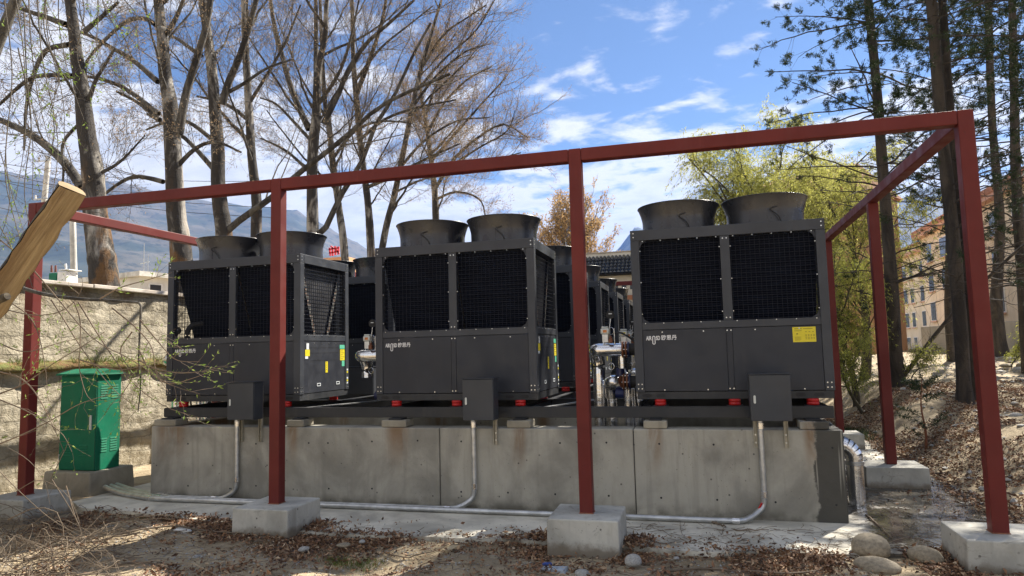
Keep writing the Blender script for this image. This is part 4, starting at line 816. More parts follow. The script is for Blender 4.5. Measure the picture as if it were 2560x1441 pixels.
def poplar(label, Y, trunk, widths, limbs, seed, zbase=0., k2=9, k3=6, twigs=6, budn=3, extra=10, topz=17, bud='bud', lr=(1.6, 3.6), name='poplar_tree'):
    rg = np.random.default_rng(seed); P = px_path(trunk, Y); r = np.array([rpx(w*.88, p) for w, p in zip(widths, P)])
    base = P[0].copy(); up = (P[0]-P[1]); g = zbase-base[2]; P = np.vstack([base+np.array((up[0]/max(abs(up[2]), .1)*abs(g)*.6, 0, g)), P]); r = np.r_[r[0]*1.12, r]
    if P[-1][2] < topz and topz: q = P[-1]+(P[-1]-P[-3])/(abs(P[-1][2]-P[-3][2])+.01)*(topz-P[-1][2]); P = np.vstack([P, q]); r = np.r_[r, r[-1]*.3]
    tr = smooth_path(np.c_[P, r], 6); t = thing(name, label, 'tree', tuple(P[0]), 'trees behind the left wall' if name == 'poplar_tree' else None)
    nz = np.random.default_rng(seed+1).normal(0, 1, (len(tr), 1)); tr[:, 3:] *= 1+.015*nz
    V, Fq = tube_arrays([(tr[:, :3], tr[:, 3])], 14); Vn = V+.0*V; link_np('trunk', Vn, Fq, 'poplar_bark', t, True)
    LP, LR = [], []
    for lb in limbs:
        w0, w1, pp = lb; q = px_path(pp, Y); q += np.array([0, rg.uniform(-.3, .3), 0])*np.linspace(0, 1, len(q))[:, None]; s = smooth_path(q, 5); s = resample(s, 14); w = np.linspace(w0, w1, 14); LP.append(s); LR.append(np.array([rpx(a, b) for a, b in zip(w, s)]))
    T14 = resample(tr, 14)
    if extra:
        a, b = spawn(rg, T14[None, :, :3], T14[None, :, 3], extra, .38, .97, lr, (35, 68), .45, 14, .016, .10); LP += list(a); LR += list(b)
    LP, LR = np.array(LP), np.array(LR); ll = np.linalg.norm(LP[:, -1]-LP[:, 0], axis=1); sc = np.clip(ll/3.0, .35, 1.6)
    B, BR = spawn(rg, LP, LR, k2, .15, .98, (.7, 1.7), (25, 60), .35, 9, .008, .12, 0, .005, sc)
    C, CR = spawn(rg, B, BR, k3, .15, 1., (.3, .9), (20, 60), .30, 6, .007, .14, 0, .0034)
    C2, CR2 = spawn(rg, LP, LR, k3, .2, 1., (.3, .9), (25, 70), .35, 6, .007, .14, 0, .0034)
    C = np.concatenate([C, C2]); CR = np.concatenate([CR, CR2]); D, DR = spawn(rg, C, CR, twigs, .15, 1., (.12, .38), (15, 60), .2, 4, .007, .12, 0, .0026)
    V, Fq = tube_arrays(batch(LP, LR), 7); link_np('limbs', V, Fq, 'branch_bark', t, True, 'stuff')
    V1, F1 = tube_arrays(batch(B, BR), 5); V2, F2 = tube_arrays(batch(C, CR), 3); V3, F3 = tube_arrays(batch(D, DR), 3)
    V = np.concatenate([V1, V2, V3]); Fq = np.concatenate([F1, F2+len(V1), F3+len(V1)+len(V2)]); link_np('twigs', V, Fq, 'twig_bark', t, False, 'stuff')
    if budn:
        p, d = pts_on(rg, D, budn, .3, 1.); d = d/(np.linalg.norm(d, axis=1, keepdims=True)+1e-9)*.5+rg.normal(0, .35, p.shape)+np.array([0, 0, -.25]); V, Fq = diamonds(rg, p, d, rg.uniform(.03, .08, len(p)), .008); link_np('catkins', V, Fq, bud, t, False, 'stuff')
    return t

poplar('thick leaning poplar rising just behind the wall above the green cabinet', 10.45, [(262,720),(250,620),(237,520),(232,430),(216,330),(205,230),(190,130),(175,0)], [78,70,62,57,47,40,33,28],
  [(26,12,[(205,470),(150,400),(75,340),(0,303),(-80,270)]), (13,5,[(182,190),(110,190),(70,205),(0,270),(-40,310)]), (14,5,[(172,112),(110,125),(72,190),(50,270),(40,370)]), (16,6,[(165,62),(100,38),(0,5)]), (12,5,[(222,250),(245,200),(262,182),(300,130)]), (14,7,[(210,80),(235,40),(270,-10)]), (10,3,[(240,440),(290,400),(340,330)]), (9,3,[(208,300),(160,360),(165,440),(150,560)])], 101, 0, 9, 6, 4, 2, 6)
poplar('straight pale poplar with a forked right stem, second from the left', 12.75, [(455,665),(441,540),(437,470),(430,330),(425,260),(412,180),(405,80),(395,-10)], [60,52,48,44,40,34,30,26],
  [(22,14,[(447,335),(468,240),(500,150),(530,60),(545,-20)]), (14,8,[(418,85),(440,40),(455,-5)]), (15,6,[(395,205),(330,150),(270,115),(215,85),(150,60)]), (14,5,[(397,285),(310,220),(220,195),(150,210)]), (12,6,[(400,300),(340,255),(282,225)]), (12,4,[(388,62),(365,48),(320,52),(265,100),(215,160),(190,250)]), (13,5,[(408,455),(370,445),(320,440),(260,470),(200,520)]), (13,5,[(440,420),(490,370),(540,355),(600,380)])], 102, 0, 9, 6, 4, 2, 7)
poplar('poplar with a long right fork, third from the left behind the wall', 14.7, [(562,610),(551,520),(545,450),(545,380),(537,270),(530,180),(515,60),(505,-10)], [46,42,38,36,32,28,24,22],
  [(20,12,[(555,262),(572,210),(600,150),(625,80),(650,-5)]), (14,6,[(532,420),(480,360),(450,335),(380,290)]), (12,5,[(532,350),(480,310),(440,305),(380,330)]), (12,5,[(503,140),(460,110),(430,90),(380,70)]), (11,4,[(553,240),(600,210),(660,165),(720,140)]), (18,7,[(560,585),(610,545),(680,498),(747,440),(831,378),(902,320),(955,275),(1026,240),(1133,195)])], 103, 0, 9, 6, 4, 2, 8)
poplar('slender pale poplar, fourth from the left behind the wall', 16.3, [(640,610),(641,500),(630,400),(625,320),(618,200),(612,80),(610,-10)], [30,28,25,23,20,18,16],
  [(11,5,[(620,300),(580,270),(540,250),(480,235)]), (11,5,[(628,360),(590,320),(560,300)]), (10,4,[(622,260),(670,190),(720,110),(760,20)])], 104, 0, 9, 6, 4, 2, 8)
poplar('broad many stemmed poplar behind the left front machine', 19.8, [(782,590),(780,444),(784,355),(791,289),(795,178),(813,89),(818,-10)], [34,30,30,26,20,15,12],
  [(17,9,[(773,324),(742,258),(720,200),(702,133),(684,67),(671,-10)]), (15,9,[(791,200),(784,111),(778,-10)]), (16,6,[(809,311),(849,235),(875,178),(924,111),(978,67),(1044,9)]), (10,4,[(785,360),(730,300),(690,260),(650,245)]), (11,4,[(790,270),(850,180),(880,90),(900,0)]), (10,4,[(785,440),(720,380),(660,350)]), (16,6,[(782,600),(813,569),(849,489),(902,400),(933,311),(978,240),(1026,133),(1070,50)])], 105, 0, 10, 7, 5, 2, 9)
poplar('leaning poplar stem in the tangle right of the many stemmed poplar', 22.0, [(862,640),(849,533),(831,400),(822,311),(813,258),(806,150),(800,0)], [22,20,18,16,14,11,9],
  [(9,4,[(830,400),(880,330),(940,300),(1010,300)]), (8,3,[(820,300),(770,220),(740,150)])], 106, 0, 9, 6, 4, 2, 8)
poplar('upright poplar with a right fork behind the middle front machine', 23.5, [(928,640),(920,511),(906,400),(893,267),(884,155),(880,-10)], [24,20,18,17,14,10],
  [(14,7,[(889,240),(929,133),(955,44),(964,-10)]), (10,4,[(915,470),(985,440),(1060,400),(1150,360)]), (9,4,[(900,350),(960,300),(1040,270),(1140,250)]), (8,3,[(890,200),(950,120),(1020,60),(1080,10)])], 107, 0, 10, 7, 5, 3, 8)
poplar('poplar stem leaning right over the middle front machine', 25.0, [(955,625),(986,489),(1009,378),(1035,249),(1058,155),(1093,35),(1108,-15)], [20,18,16,14,11,8,6],
  [(8,3,[(1000,420),(1060,350),(1140,300),(1220,290)]), (8,3,[(1030,270),(1090,190),(1160,130),(1215,110)]), (7,3,[(1055,170),(1110,90),(1170,50),(1220,20)]), (7,3,[(1040,230),(1110,150),(1190,80),(1240,0)]), (6,3,[(990,480),(1060,450),(1130,440)])], 108, 0, 13, 8, 5, 4, 6)
poplar('poplar with reddish catkins spreading right, last of the row', 30.5, [(1090,560),(1086,466),(1075,378),(1062,289),(1053,240),(1048,150)], [20,18,14,12,9,6],
  [(10,3,[(1089,471),(1133,400),(1191,347),(1258,311),(1320,345)]), (9,3,[(1080,400),(1140,330),(1200,260),(1262,190)]), (8,3,[(1085,440),(1150,420),(1230,400),(1300,380)]), (8,3,[(1070,330),(1110,260),(1170,200),(1230,170)]), (7,3,[(1088,500),(1140,480),(1200,500),(1215,560)]), (7,3,[(1064,290),(1090,220),(1130,160),(1180,140)]), (7,2,[(1120,420),(1200,370),(1270,330),(1290,280)])], 109, 0, 16, 10, 5, 6, 8, 11)

def bare_dome():
    rg = np.random.default_rng(120); Y = 46.; b = at(1425, 640, y=Y); b[2] = 0.5; t = thing('bare_tree', 'far golden brown bare tree with a domed crown beyond the tiled roof', 'tree', tuple(b)); top = at(1425, 480, y=Y)[2]
    tr = np.array([[b[0]+.1*math.sin(i), b[1], b[2]+(top-b[2])*.75*i/13, .22*(1-i/16)] for i in range(14)]); V, Fq = tube_arrays([(tr[:, :3], tr[:, 3])], 8); link_np('trunk', V, Fq, 'branch_bark', t, True)
    A, AR = spawn(rg, tr[None, :, :3], tr[None, :, 3], 90, .03, .95, (2.2, 3.9), (25, 62), .5, 10, .012, .08); B, BR = spawn(rg, A, AR, 12, .2, 1, (.6, 1.5), (15, 45), .4, 6, .012, .1, 0, .012); C, CR = spawn(rg, B, BR, 7, .2, 1, (.25, .7), (15, 50), .3, 4, .02, .1, 0, .009)
    hw = 3.2; 
    V1, F1 = tube_arrays(batch(A, AR), 4); V2, F2 = tube_arrays(batch(B, BR), 3); V3, F3 = tube_arrays(batch(C, CR), 3); V = np.concatenate([V1, V2, V3]); Fq = np.concatenate([F1, F2+len(V1), F3+len(V1)+len(V2)]); link_np('twigs', V, Fq, 'twig_bark', t, False, 'stuff')
    p, d = pts_on(rg, C, 4, .2, 1); V, Fq = diamonds(rg, p, d+rg.normal(0, .2, d.shape), rg.uniform(.12, .26, len(p)), .035); link_np('catkins', V, Fq, 'bud_gold', t, False, 'stuff')
bare_dome()

# --- pines on the right bank
def hit(px, py):
    v = _f*F_PX+_r*(px-1280)+_u*(720.5-py); v = v/np.linalg.norm(v)
    for s in np.arange(4, 60, .03):
        q = CAM+v*s
        if q[2] < max(float(ground_z(q[0], q[1])), 0. if (-7.9 < q[0] < 2.8 and 6.6 < q[1] < 22) else -9): return q
    return q
def pine(label, base, pts, seed, zfol=4.0, nb=46, dens=36, side=None, blen=(1.0, 2.2), name='pine_tree', ls=1.0):
    rg = np.random.default_rng(seed); tr = resample(smooth_path(pts, 5), 24); t = thing(name, label, 'tree', tuple(base), 'pines on the right bank')
    tr[:, 3] *= 1+.04*rg.normal(size=24); V, Fq = tube_arrays([(tr[:, :3], tr[:, 3])], 12); link_np('trunk', V, Fq, 'pine_bark', t, True)
    A, AR = spawn(rg, tr[None, :, :3], tr[None, :, 3], nb, .16, .99, blen, (60, 95), -.05, 9, .0085, .10, .10, .006)
    tz = (A[:, 0, 2]-base[2]); sc = np.clip((tz-1.0)/4, .35, 1)
    B, BR = spawn(rg, A, AR, 8, .25, 1, (.25, .75), (25, 65), .0, 6, .008, .12, .08, .0035)
    bare = B[:, 0, 2] < zfol
    V1, F1 = tube_arrays(batch(A, AR), 5); V2, F2 = tube_arrays(batch(B, BR), 3); link_np('branches', np.concatenate([V1, V2]), np.concatenate([F1, F2+len(V1)]), 'pine_bark', t, False, 'stuff')
    keep = rg.uniform(0, 1, len(B)) < np.where(bare, .07, .80); Bf = B[keep]
    C, CR = spawn(rg, Bf, BR[keep], 4, .55, 1, (.08, .20), (20, 60), .25, 4, .01, .1, 0, .003)
    p, d = pts_on(rg, C, dens, .1, 1); d = d/(np.linalg.norm(d, axis=1, keepdims=True)+1e-9)*.8+rg.normal(0, .55, p.shape)+np.array([0, 0, .12]); V, Fq = diamonds(rg, p+rg.normal(0, .018, p.shape), d, ls*rg.uniform(.035, .085, len(p)), ls*rg.uniform(.004, .008, len(p))); link_np('foliage', V, Fq, 'needle', t, False, 'stuff')
    return t
def pine_px(label, Y, trunk, widths, seed, **k):
    Y = min(32., float(hit(*trunk[0])[1])); q = min(1.7, max(1., Y/12.)); k['blen'] = tuple(v*q for v in k['blen']); k['ls'] = q**.4
    P = px_path(trunk, Y); r = np.array([rpx(w, p) for w, p in zip(widths, P)]); b = P[0].copy(); b[2] = float(ground_z(b[0], b[1]))-.05; top = P[-1]+(P[-1]-P[-2])/(P[-1][2]-P[-2][2])*k.pop('ext', 5.0); P = np.vstack([P, top]); r = np.r_[r, r[-1]*.35]
    if P[0][2] > b[2]: P = np.vstack([b, P]); r = np.r_[r[0]*1.15, r]
    return pine(label, b, np.c_[P, r], seed, **k)
pine_px('slim straight pine between the second and third right posts', 14.8, [(2245,965),(2228,700),(2205,400),(2190,200),(2170,0)], [35,30,25,22,20], 201, zfol=7.0, nb=80, blen=(.8, 2.1))
pine_px('thick dark pine just left of the tall right corner post', 10.7, [(2412,1005),(2400,800),(2378,550),(2352,300),(2328,0)], [36,33,30,27,24], 202, zfol=6.5, nb=66, blen=(.7, 1.8))
pine_px('thin dark pine twin growing close against the thick pine', 11.0, [(2434,1000),(2424,780),(2404,550),(2378,300),(2356,0)], [22,21,20,19,18], 203, zfol=6.5, nb=44, blen=(.6, 1.6))
pine_px('dark pine right of the tall corner post with a leaning base', 19.0, [(2505,890),(2490,760),(2500,560),(2480,300),(2470,0)], [30,27,22,18,15], 204, zfol=5.5, nb=80, blen=(1.0, 2.6))
pine_px('shaggy pine at the right edge of the picture', 13.0, [(2570,930),(2556,700),(2540,450),(2535,200),(2530,0)], [26,25,22,19,16], 205, zfol=4.0, nb=86, blen=(.9, 2.3))
pine_px('farther pine trunk between the thick pine and the corner post', 24.0, [(2378,905),(2370,760),(2372,560),(2360,300),(2350,0)], [18,17,15,13,11], 206, zfol=6.0, nb=50, blen=(1.0, 2.4))
for i, (x, y, lab) in enumerate(((6.4, 10.0, 'pine standing right of the picture on the bank'), (6.3, 12.9, 'pine behind the nearest one right of the picture'), (7.8, 14.9, 'pine farther right on the bank, outside the picture'), (9.6, 11.8, 'pine far out on the right of the bank'), (9.2, 17.6, 'pine at the back right, outside the picture'))):
    z = float(ground_z(x, y)); pine(lab, (x, y, z-.05), np.array([(x, y, z-.05, .17), (x+.1, y, z+3, .15), (x+.05, y+.1, z+7, .11), (x+.2, y, z+12, .03)]), 210+i, zfol=4.0, nb=64, blen=(1.0, 2.6))
# leaning thin trunk and sapling on the right
def leaning():
    t = thing('leaning_trunk', 'thin bare trunk leaning right behind the second right post', 'trunk', tuple(hit(2238, 962))); q = px_path([(2238,962),(2290,900),(2340,835),(2400,765),(2480,685),(2560,612),(2640,550)], float(hit(2238, 962)[1])); q[0][2] -= .05; s = resample(smooth_path(q, 5), 26); r = np.linspace(.055, .03, 26); V, Fq = tube_arrays([(s, r)], 9); link_np('stem', V, Fq, 'pine_bark', t, True)
    rg = np.random.default_rng(31); A, AR = spawn(rg, s[None], r[None], 22, .05, .95, (.4, 1.2), (30, 70), .3, 7, .01, .12, 0, .004); B, BR = spawn(rg, A, AR, 5, .2, 1, (.15, .4), (20, 60), .2, 4, .01, .1, 0, .003); V1, F1 = tube_arrays(batch(A, AR), 4); V2, F2 = tube_arrays(batch(B, BR), 3); link_np('twigs', np.concatenate([V1, V2]), np.concatenate([F1, F2+len(V1)]), 'twig_bark', t, False, 'stuff')
    b = at(2305, 1000, y=12.6); b[2] = float(ground_z(b[0], b[1]))-.02; s = np.array([(b[0]+.02*math.sin(i*.7), b[1], b[2]+1.15*i/11, .022*(1-i/14)) for i in range(12)]); t = thing('pine_sapling', 'small reddish pine sapling standing on the leafy bank', 'sapling', tuple(b)); V, Fq = tube_arrays([(s[:, :3], s[:, 3])], 7); link_np('stem', V, Fq, 'brown_iron', t, True)
    A, AR = spawn(rg, s[None, :, :3], s[None, :, 3], 22, .15, .98, (.25, .55), (55, 85), .0, 6, .01, .1, 0, .003); p, d = pts_on(rg, A, 60, .2, 1); V1, F1 = tube_arrays(batch(A, AR), 3); link_np('branches', V1, F1, 'pine_bark', t, False, 'stuff'); V, Fq = diamonds(rg, p, d+rg.normal(0, .12, d.shape), rg.uniform(.04, .09, len(p)), .006); link_np('foliage', V, Fq, 'needle', t, False, 'stuff')
leaning()

# --- willows and yellow-green shrubs behind the right machine
def willow(label, Y, base_px, top_px, seed, h_leaf, spread, nlimb=12, strands=26, leaves=15, mat='willow_leaf', zl=.09, name='willow_tree'):
    rg = np.random.default_rng(seed); b = at(base_px[0], base_px[1], y=Y); b[2] = float(ground_z(b[0], b[1]))-.1; top = at(top_px[0], top_px[1], y=Y); h = top[2]-b[2]; t = thing(name, label, 'tree', tuple(b))
    s = np.array([(b[0]+(top[0]-b[0])*f+.25*math.sin(3*f+seed), b[1], b[2]+h*.62*f, .17*(1-f*.65)*h/8) for f in np.linspace(0, 1, 12)]); V, Fq = tube_arrays([(s[:, :3], s[:, 3])], 10); link_np('trunk', V, Fq, 'mossy_bark', t, True)
    A, AR = spawn(rg, s[None, :, :3], s[None, :, 3], nlimb, .30, 1., (h*.22*spread, h*.50*spread), (18, 64), .35, 10, .018, .12); B, BR = spawn(rg, A, AR, 7, .25, 1, (h*.07, h*.17), (20, 60), .3, 7, .012, .14, 0, .008)
    C, CR = spawn(rg, B, BR, strands, .1, 1, (.25*h_leaf, .9*h_leaf), (30, 90), .1, 7, .006, .10, .75, .0032)
    V1, F1 = tube_arrays(batch(A, AR), 6); V2, F2 = tube_arrays(batch(B, BR), 4); V3, F3 = tube_arrays(batch(C, CR), 3); link_np('limbs', V1, F1, 'mossy_bark', t, True, 'stuff'); link_np('branches', np.concatenate([V2, V3]), np.concatenate([F2, F3+len(V2)]), 'branch_bark', t, False, 'stuff')
    p, d = pts_on(rg, C, leaves, .1, 1); d = d/(np.linalg.norm(d, axis=1, keepdims=True)+1e-9)*.6+rg.normal(0, .4, p.shape)+np.array([0, 0, -.3]); V, Fq = diamonds(rg, p+rg.normal(0, .03, p.shape), d, zl*rg.uniform(.6, 1.3, len(p)), zl*rg.uniform(.09, .15, len(p))); link_np('leaves', V, Fq, mat, t, False, 'stuff'); return t
willow('yellow green weeping willow seen above the right machine', 27., (1930,800), (1900,300), 301, 1.3, 1.05, 24, 32, 17, zl=.125)
willow('yellow green willow left of the slim straight pine', 22., (2150,930), (2110,350), 302, 1.1, .62, 14, 18, 14, zl=.10)
willow('low bushy yellow green tree behind the right machine', 19., (2105,900), (2105,600), 303, .7, .8, 11, 12, 13, 'shrub_leaf', .075, name='bushy_tree')
willow('leafy yellow green shrub at the foot of the willows', 17.5, (2140,960), (2130,800), 304, .5, 1.0, 9, 11, 12, 'shrub_leaf', .06, name='shrub')
willow('sparse pale green shrub beside the slim pine', 19., (2300,930), (2310,870), 305, .45, 1.2, 7, 5, 8, 'shrub_leaf', .06, name='shrub')
willow('low green shrub under the far pines right of the corner post', 25., (2550,905), (2550,830), 306, .5, 1.2, 8, 6, 9, 'shrub_leaf', .07, name='shrub')

# ================================================================ log, fallen branch and foreground twigs on the left
def make_log():
    Yl = 4.3; a = at(182, 478, y=Yl); b = at(2, 735, y=Yl); ax = (b-a)/np.linalg.norm(b-a); b = a+ax*3.9
    t = thing('split_log', 'split log with pale cut face and dark bark leaning at the left edge', 'log', tuple(b)); L = np.linalg.norm(b-a)
    n = np.array([.90, -.16, .40]); n -= n.dot(ax)*ax; n /= np.linalg.norm(n); s = np.cross(ax, n); k = 36; hw = .105; th = .115
    rg = np.random.default_rng(5); bark, face = MB(), MB(); m = 9; rings = []
    for i in range(k+1):
        f = i/k; c = a+(b-a)*f; w = hw*(1+.02*math.sin(i*.9)+.02*rg.normal()); w2 = hw*(1+.02*math.cos(i*.7)+.015*rg.normal()); rows = []
        for j in range(m+1):
            q = math.pi*j/m; rr = 1+.07*rg.normal(); rows.append(c+s*(math.cos(q)*(w if q < 1.57 else w2)*rr*1.05)-n*(math.sin(q)*th*rr))
        rings.append(rows)
    V = [p for r_ in rings for p in r_]; w = m+1; bark.add(V, [(i*w+j, i*w+j+1, (i+1)*w+j+1, (i+1)*w+j) for i in range(k) for j in range(m)], True); bark.add(rings[0], [tuple(range(w))]); bark.build('bark', MATS['log_bark'], t)
    # sawn end and split face
    E_ = [p-ax*.004 for p in rings[0]]; MB().add(E_, [tuple(range(w))]).build('sawn_end', MATS['wood_end'], t)
    FV = []
    for i in range(k+1):
        p0, p1 = rings[i][0], rings[i][m]; FV += [p0+(p1-p0)*(.02+.96*j/4)+n*(.006+.010*math.sin(j*1.3+i*.25)*(0 < j < 4)) for j in range(5)]
    face.add(FV, [(i*5+j, (i+1)*5+j, (i+1)*5+j+1, i*5+j+1) for i in range(k) for j in range(4)], True); face.build('split_face', MATS['cut_wood'], t)
    q = at(10, 745, y=4.22); MB().tube(smooth_path([q-np.array((.35,0,.10)), q-np.array((.1,0,.03)), q+np.array((.035,0,.012))], 4), .030, 10).build('branch_stub', MATS['log_bark'], t)
make_log()
def make_near_trunk():
    t = thing('willow_limb', 'grey limb in the top left corner with hanging green willow strands', 'tree', tuple(at(-160, 1240, y=5.2))); P = px_path([(-330,1300),(-250,800),(-120,400),(0,95),(45,-15),(90,-150)], 5.4); b = P[0]; b[2] = -.1; r = np.array([.13,.11,.085,.055,.05,.045]); s = smooth_path(np.c_[P, r], 6); V, Fq = tube_arrays([(s[:, :3], s[:, 3])], 12); link_np('limb', V, Fq, 'branch_bark', t, True)
    rg = np.random.default_rng(77); st = []
    for px, py, l in ((30,-60,560),(70,-60,420),(110,-80,470),(150,-80,380),(5,-40,640),(60,30,470),(-20,100,560),(120,-40,330),(180,-90,330),(215,-100,300),(255,-90,260),(300,-90,200),(20,300,420),(90,-90,640),(-10,420,330),(45,120,520)):
        q = [(px, py), (px+rg.uniform(-10, 40), py+l*.35), (px+rg.uniform(0, 60), py+l*.7), (px+rg.uniform(-10, 70), py+l)]; st.append(resample(smooth_path(px_path(q, 5.3+rg.uniform(-.5, .6)), 5), 18))
    for a_ in range(5):       # carriers above the picture from which the strands hang
        q = px_path([(60+10*a_, -100), (120+25*a_, -190-20*a_), (220+30*a_, -150), (300+20*a_, -90)], 5.3); st.append(resample(smooth_path(q, 5), 18))
    st = np.array(st); R_ = np.tile(np.linspace(.007, .0025, 18), (len(st), 1)); C, CR = spawn(rg, st, R_, 13, .1, 1, (.08, .30), (25, 70), -.1, 5, .008, .15, .2, .0018)
    V1, F1 = tube_arrays(batch(st, R_), 5); V2, F2 = tube_arrays(batch(C, CR), 3); link_np('strands', np.concatenate([V1, V2]), np.concatenate([F1, F2+len(V1)]), 'twig_bark', t, False, 'stuff')
    keep = rg.uniform(0, 1, len(C)) < .75; p, d = pts_on(rg, C[keep], 6, .3, 1); d = d/(np.linalg.norm(d, axis=1, keepdims=True)+1e-9)+rg.normal(0, .5, p.shape); V, Fq = diamonds(rg, p, d, rg.uniform(.022, .05, len(p)), rg.uniform(.004, .008, len(p)), .05); link_np('leaves', V, Fq, 'young_leaf', t, False, 'stuff')
make_near_trunk()
def make_fallen_branch():
    Y = 4.7; rg = np.random.default_rng(88); t = thing('fallen_branch', 'bent fallen branch with thin leafy willow twigs in front of the wall', 'branch', tuple(at(-200, 1300, y=Y)))
    q = px_path([(-260,640),(-120,672),(0,702),(60,722),(120,738),(200,748),(280,752),(346,757)], Y); main = resample(smooth_path(q, 5), 20); r = np.linspace(.026, .011, 20); b = px_path([(346,757),(352,762),(350,820),(347,900),(352,960),(345,1030)], Y); br = resample(smooth_path(b, 4), 20); r2 = np.linspace(.010, .004, 20)
    V, Fq = tube_arrays([(main, r), (br, r2)], 9); link_np('bent_limb', V, Fq, 'branch_bark', t, True)
    arcs = [[(0,600),(60,650),(130,730),(230,845),(330,900),(420,960),(500,985)], [(128,750),(160,800),(210,880),(280,970),(330,1010)], [(185,755),(200,800),(200,870),(198,920),(215,985),(240,1010)], [(0,770),(60,785),(110,788),(160,775),(195,742),(208,700),(190,685)], [(195,755),(260,860),(330,955),(410,1015),(500,1045)], [(0,985),(60,960),(140,905),(200,870),(262,830)], [(250,748),(300,720),(370,700),(430,682)], [(350,800),(400,860),(440,900),(500,905)], [(280,770),(340,820),(380,870),(390,930),(420,980)], [(0,930),(50,945),(90,985),(130,1060),(160,1130)], [(0,1110),(60,1085),(130,1050),(200,1010),(280,985)], [(-20,850),(60,880),(140,860),(200,845)], [(350,880),(375,930),(420,960),(470,950),(540,925)], [(345,900),(400,925),(480,932),(570,915)], [(0,1000),(70,1030),(150,1080),(180,1130)], [(200,900),(300,925),(400,900),(420,880)], [(0,740),(80,800),(110,900),(120,1000)], [(330,830),(300,880),(330,940),(300,1000),(310,1070)]]
    st = np.array([resample(smooth_path(px_path(a, Y+rg.uniform(-.4, .5)), 5), 18) for a in arcs]); R_ = np.tile(np.linspace(.0065, .002, 18), (len(st), 1)); C, CR = spawn(rg, st, R_, 9, .1, 1, (.10, .40), (20, 70), .25, 6, .006, .18, .1, .0016); C2, CR2 = spawn(rg, np.array([br]), np.array([r2]), 26, .1, 1, (.1, .35), (25, 80), .1, 6, .006, .2, .2, .0016); C = np.concatenate([C, C2]); CR = np.concatenate([CR, CR2])
    V1, F1 = tube_arrays(batch(st, R_), 5); V2, F2 = tube_arrays(batch(C, CR), 3); link_np('twigs', np.concatenate([V1, V2]), np.concatenate([F1, F2+len(V1)]), 'stick_wood', t, False, 'stuff')
    p, d = pts_on(rg, C, 5, .2, 1); d = d/(np.linalg.norm(d, axis=1, keepdims=True)+1e-9)+rg.normal(0, .5, p.shape)+np.array([0, 0, .2]); V, Fq = diamonds(rg, p, d, rg.uniform(.02, .045, len(p)), rg.uniform(.0035, .007, len(p)), .05); link_np('leaves', V, Fq, 'young_leaf', t, False, 'stuff')
make_fallen_branch()
def make_brush():
    rg = np.random.default_rng(99); polys = []
    for i in range(230):
        px, py = rg.uniform(-60, 290), rg.uniform(1300, 1460); p = at(px, py, z=.05); L = rg.uniform(.3, 1.3); a = rg.uniform(0, 2*math.pi); h = rg.uniform(.01, .20)*(1 if px < 220 else .5); e = p+np.array((math.cos(a)*L, math.sin(a)*L*.5, 0)); m = (p+e)/2+np.array((rg.normal(0, .08), rg.normal(0, .08), h)); s = resample(smooth_path([p, m, e], 6), 9); s += rg.normal(0, .006, s.shape); r0 = rg.uniform(.0018, .0055); polys.append((s, np.linspace(r0, r0*.45, 9)))
    for pp, r0 in (([(120,1215),(150,1150),(165,1120),(172,1095)], .004), ([(20,1300),(90,1270),(150,1290),(160,1390),(150,1441)], .006), ([(130,1200),(180,1280),(205,1340),(210,1420)], .005), ([(165,1215),(195,1310),(240,1365)], .005), ([(40,1230),(100,1200),(170,1240),(200,1310)], .004), ([(60,1330),(110,1290),(155,1280)], .005), ([(0,1180),(60,1240),(130,1300),(200,1340)], .005), ([(20,1120),(70,1150),(110,1200),(125,1260)], .0035)):
        polys.append((resample(smooth_path(px_path(pp, 5.3+rg.uniform(-.3, .3)), 5), 9), np.linspace(r0, r0*.5, 9)))
    V, Fq = tube_arrays(polys, 5); o = link('brush_pile', npmesh('brush_pile', V, Fq, True), MATS['stick_pale'], kind='stuff'); tag(o, 'tangled pile of thin dry sticks in the bottom left corner', 'brush')
    for pts, r0, lab, mat in (([(270,1340),(400,1322),(520,1330),(640,1335),(700,1318)], .011, 'long pale stick lying along the ground left of the second footing', 'stick_pale'), ([(60,1395),(160,1365),(280,1342),(350,1333)], .016, 'thick grey stick in the brush pile', 'stick_pale'), ([(180,1441),(260,1420),(330,1405),(400,1418),(450,1430)], .009, 'dark curved stick at the bottom left', 'stick_wood'), ([(960,1368),(1010,1380),(1080,1375),(1130,1355)], .007, 'thin bent stick left of the scrap of wood', 'stick_pale'), ([(1640,1425),(1760,1415),(1900,1430),(2040,1425),(2090,1395)], .010, 'long dark stick in front of the boulders', 'stick_wood'), ([(1775,1308),(1800,1316),(1815,1322)], .014, 'short thick stick on the slab below the right machine', 'stick_wood'), ([(1835,1331),(1880,1329),(1922,1329)], .008, 'dark twig on the slab in front of the right conduit', 'stick_wood'), ([(1700,1290),(1703,1330),(1725,1368)], .003, 'thin drooping twig hanging to the ground from the right conduit', 'stick_wood'), ([(2165,1290),(2200,1320),(2230,1350)], .010, 'straight stick lying on the wet slab by the boulders', 'stick_wood'), ([(640,1270),(665,1305),(690,1335)], .004, 'twig leaning on the second footing', 'stick_wood'), ([(320,1296),(345,1293),(372,1292)], .007, 'small dark twig on the slab left of the second footing', 'stick_wood')):
        q = np.array([at(a, b, z=.0) for a, b in pts]); q[:, 2] = [max(float(ground_z(p[0], p[1])), -.005 if p[1] > 6.75 else -9)+r0+.004 for p in q]; s = resample(smooth_path(q, 5), 14); s[:, 2] += .008*np.abs(rg.normal(size=14)); V, Fq = tube_arrays([(s, np.linspace(r0, r0*.5, 14))], 7); tag(link('stick', npmesh('stick', V, Fq, True), MATS[mat]), lab, 'stick', 'fallen sticks')
make_brush()

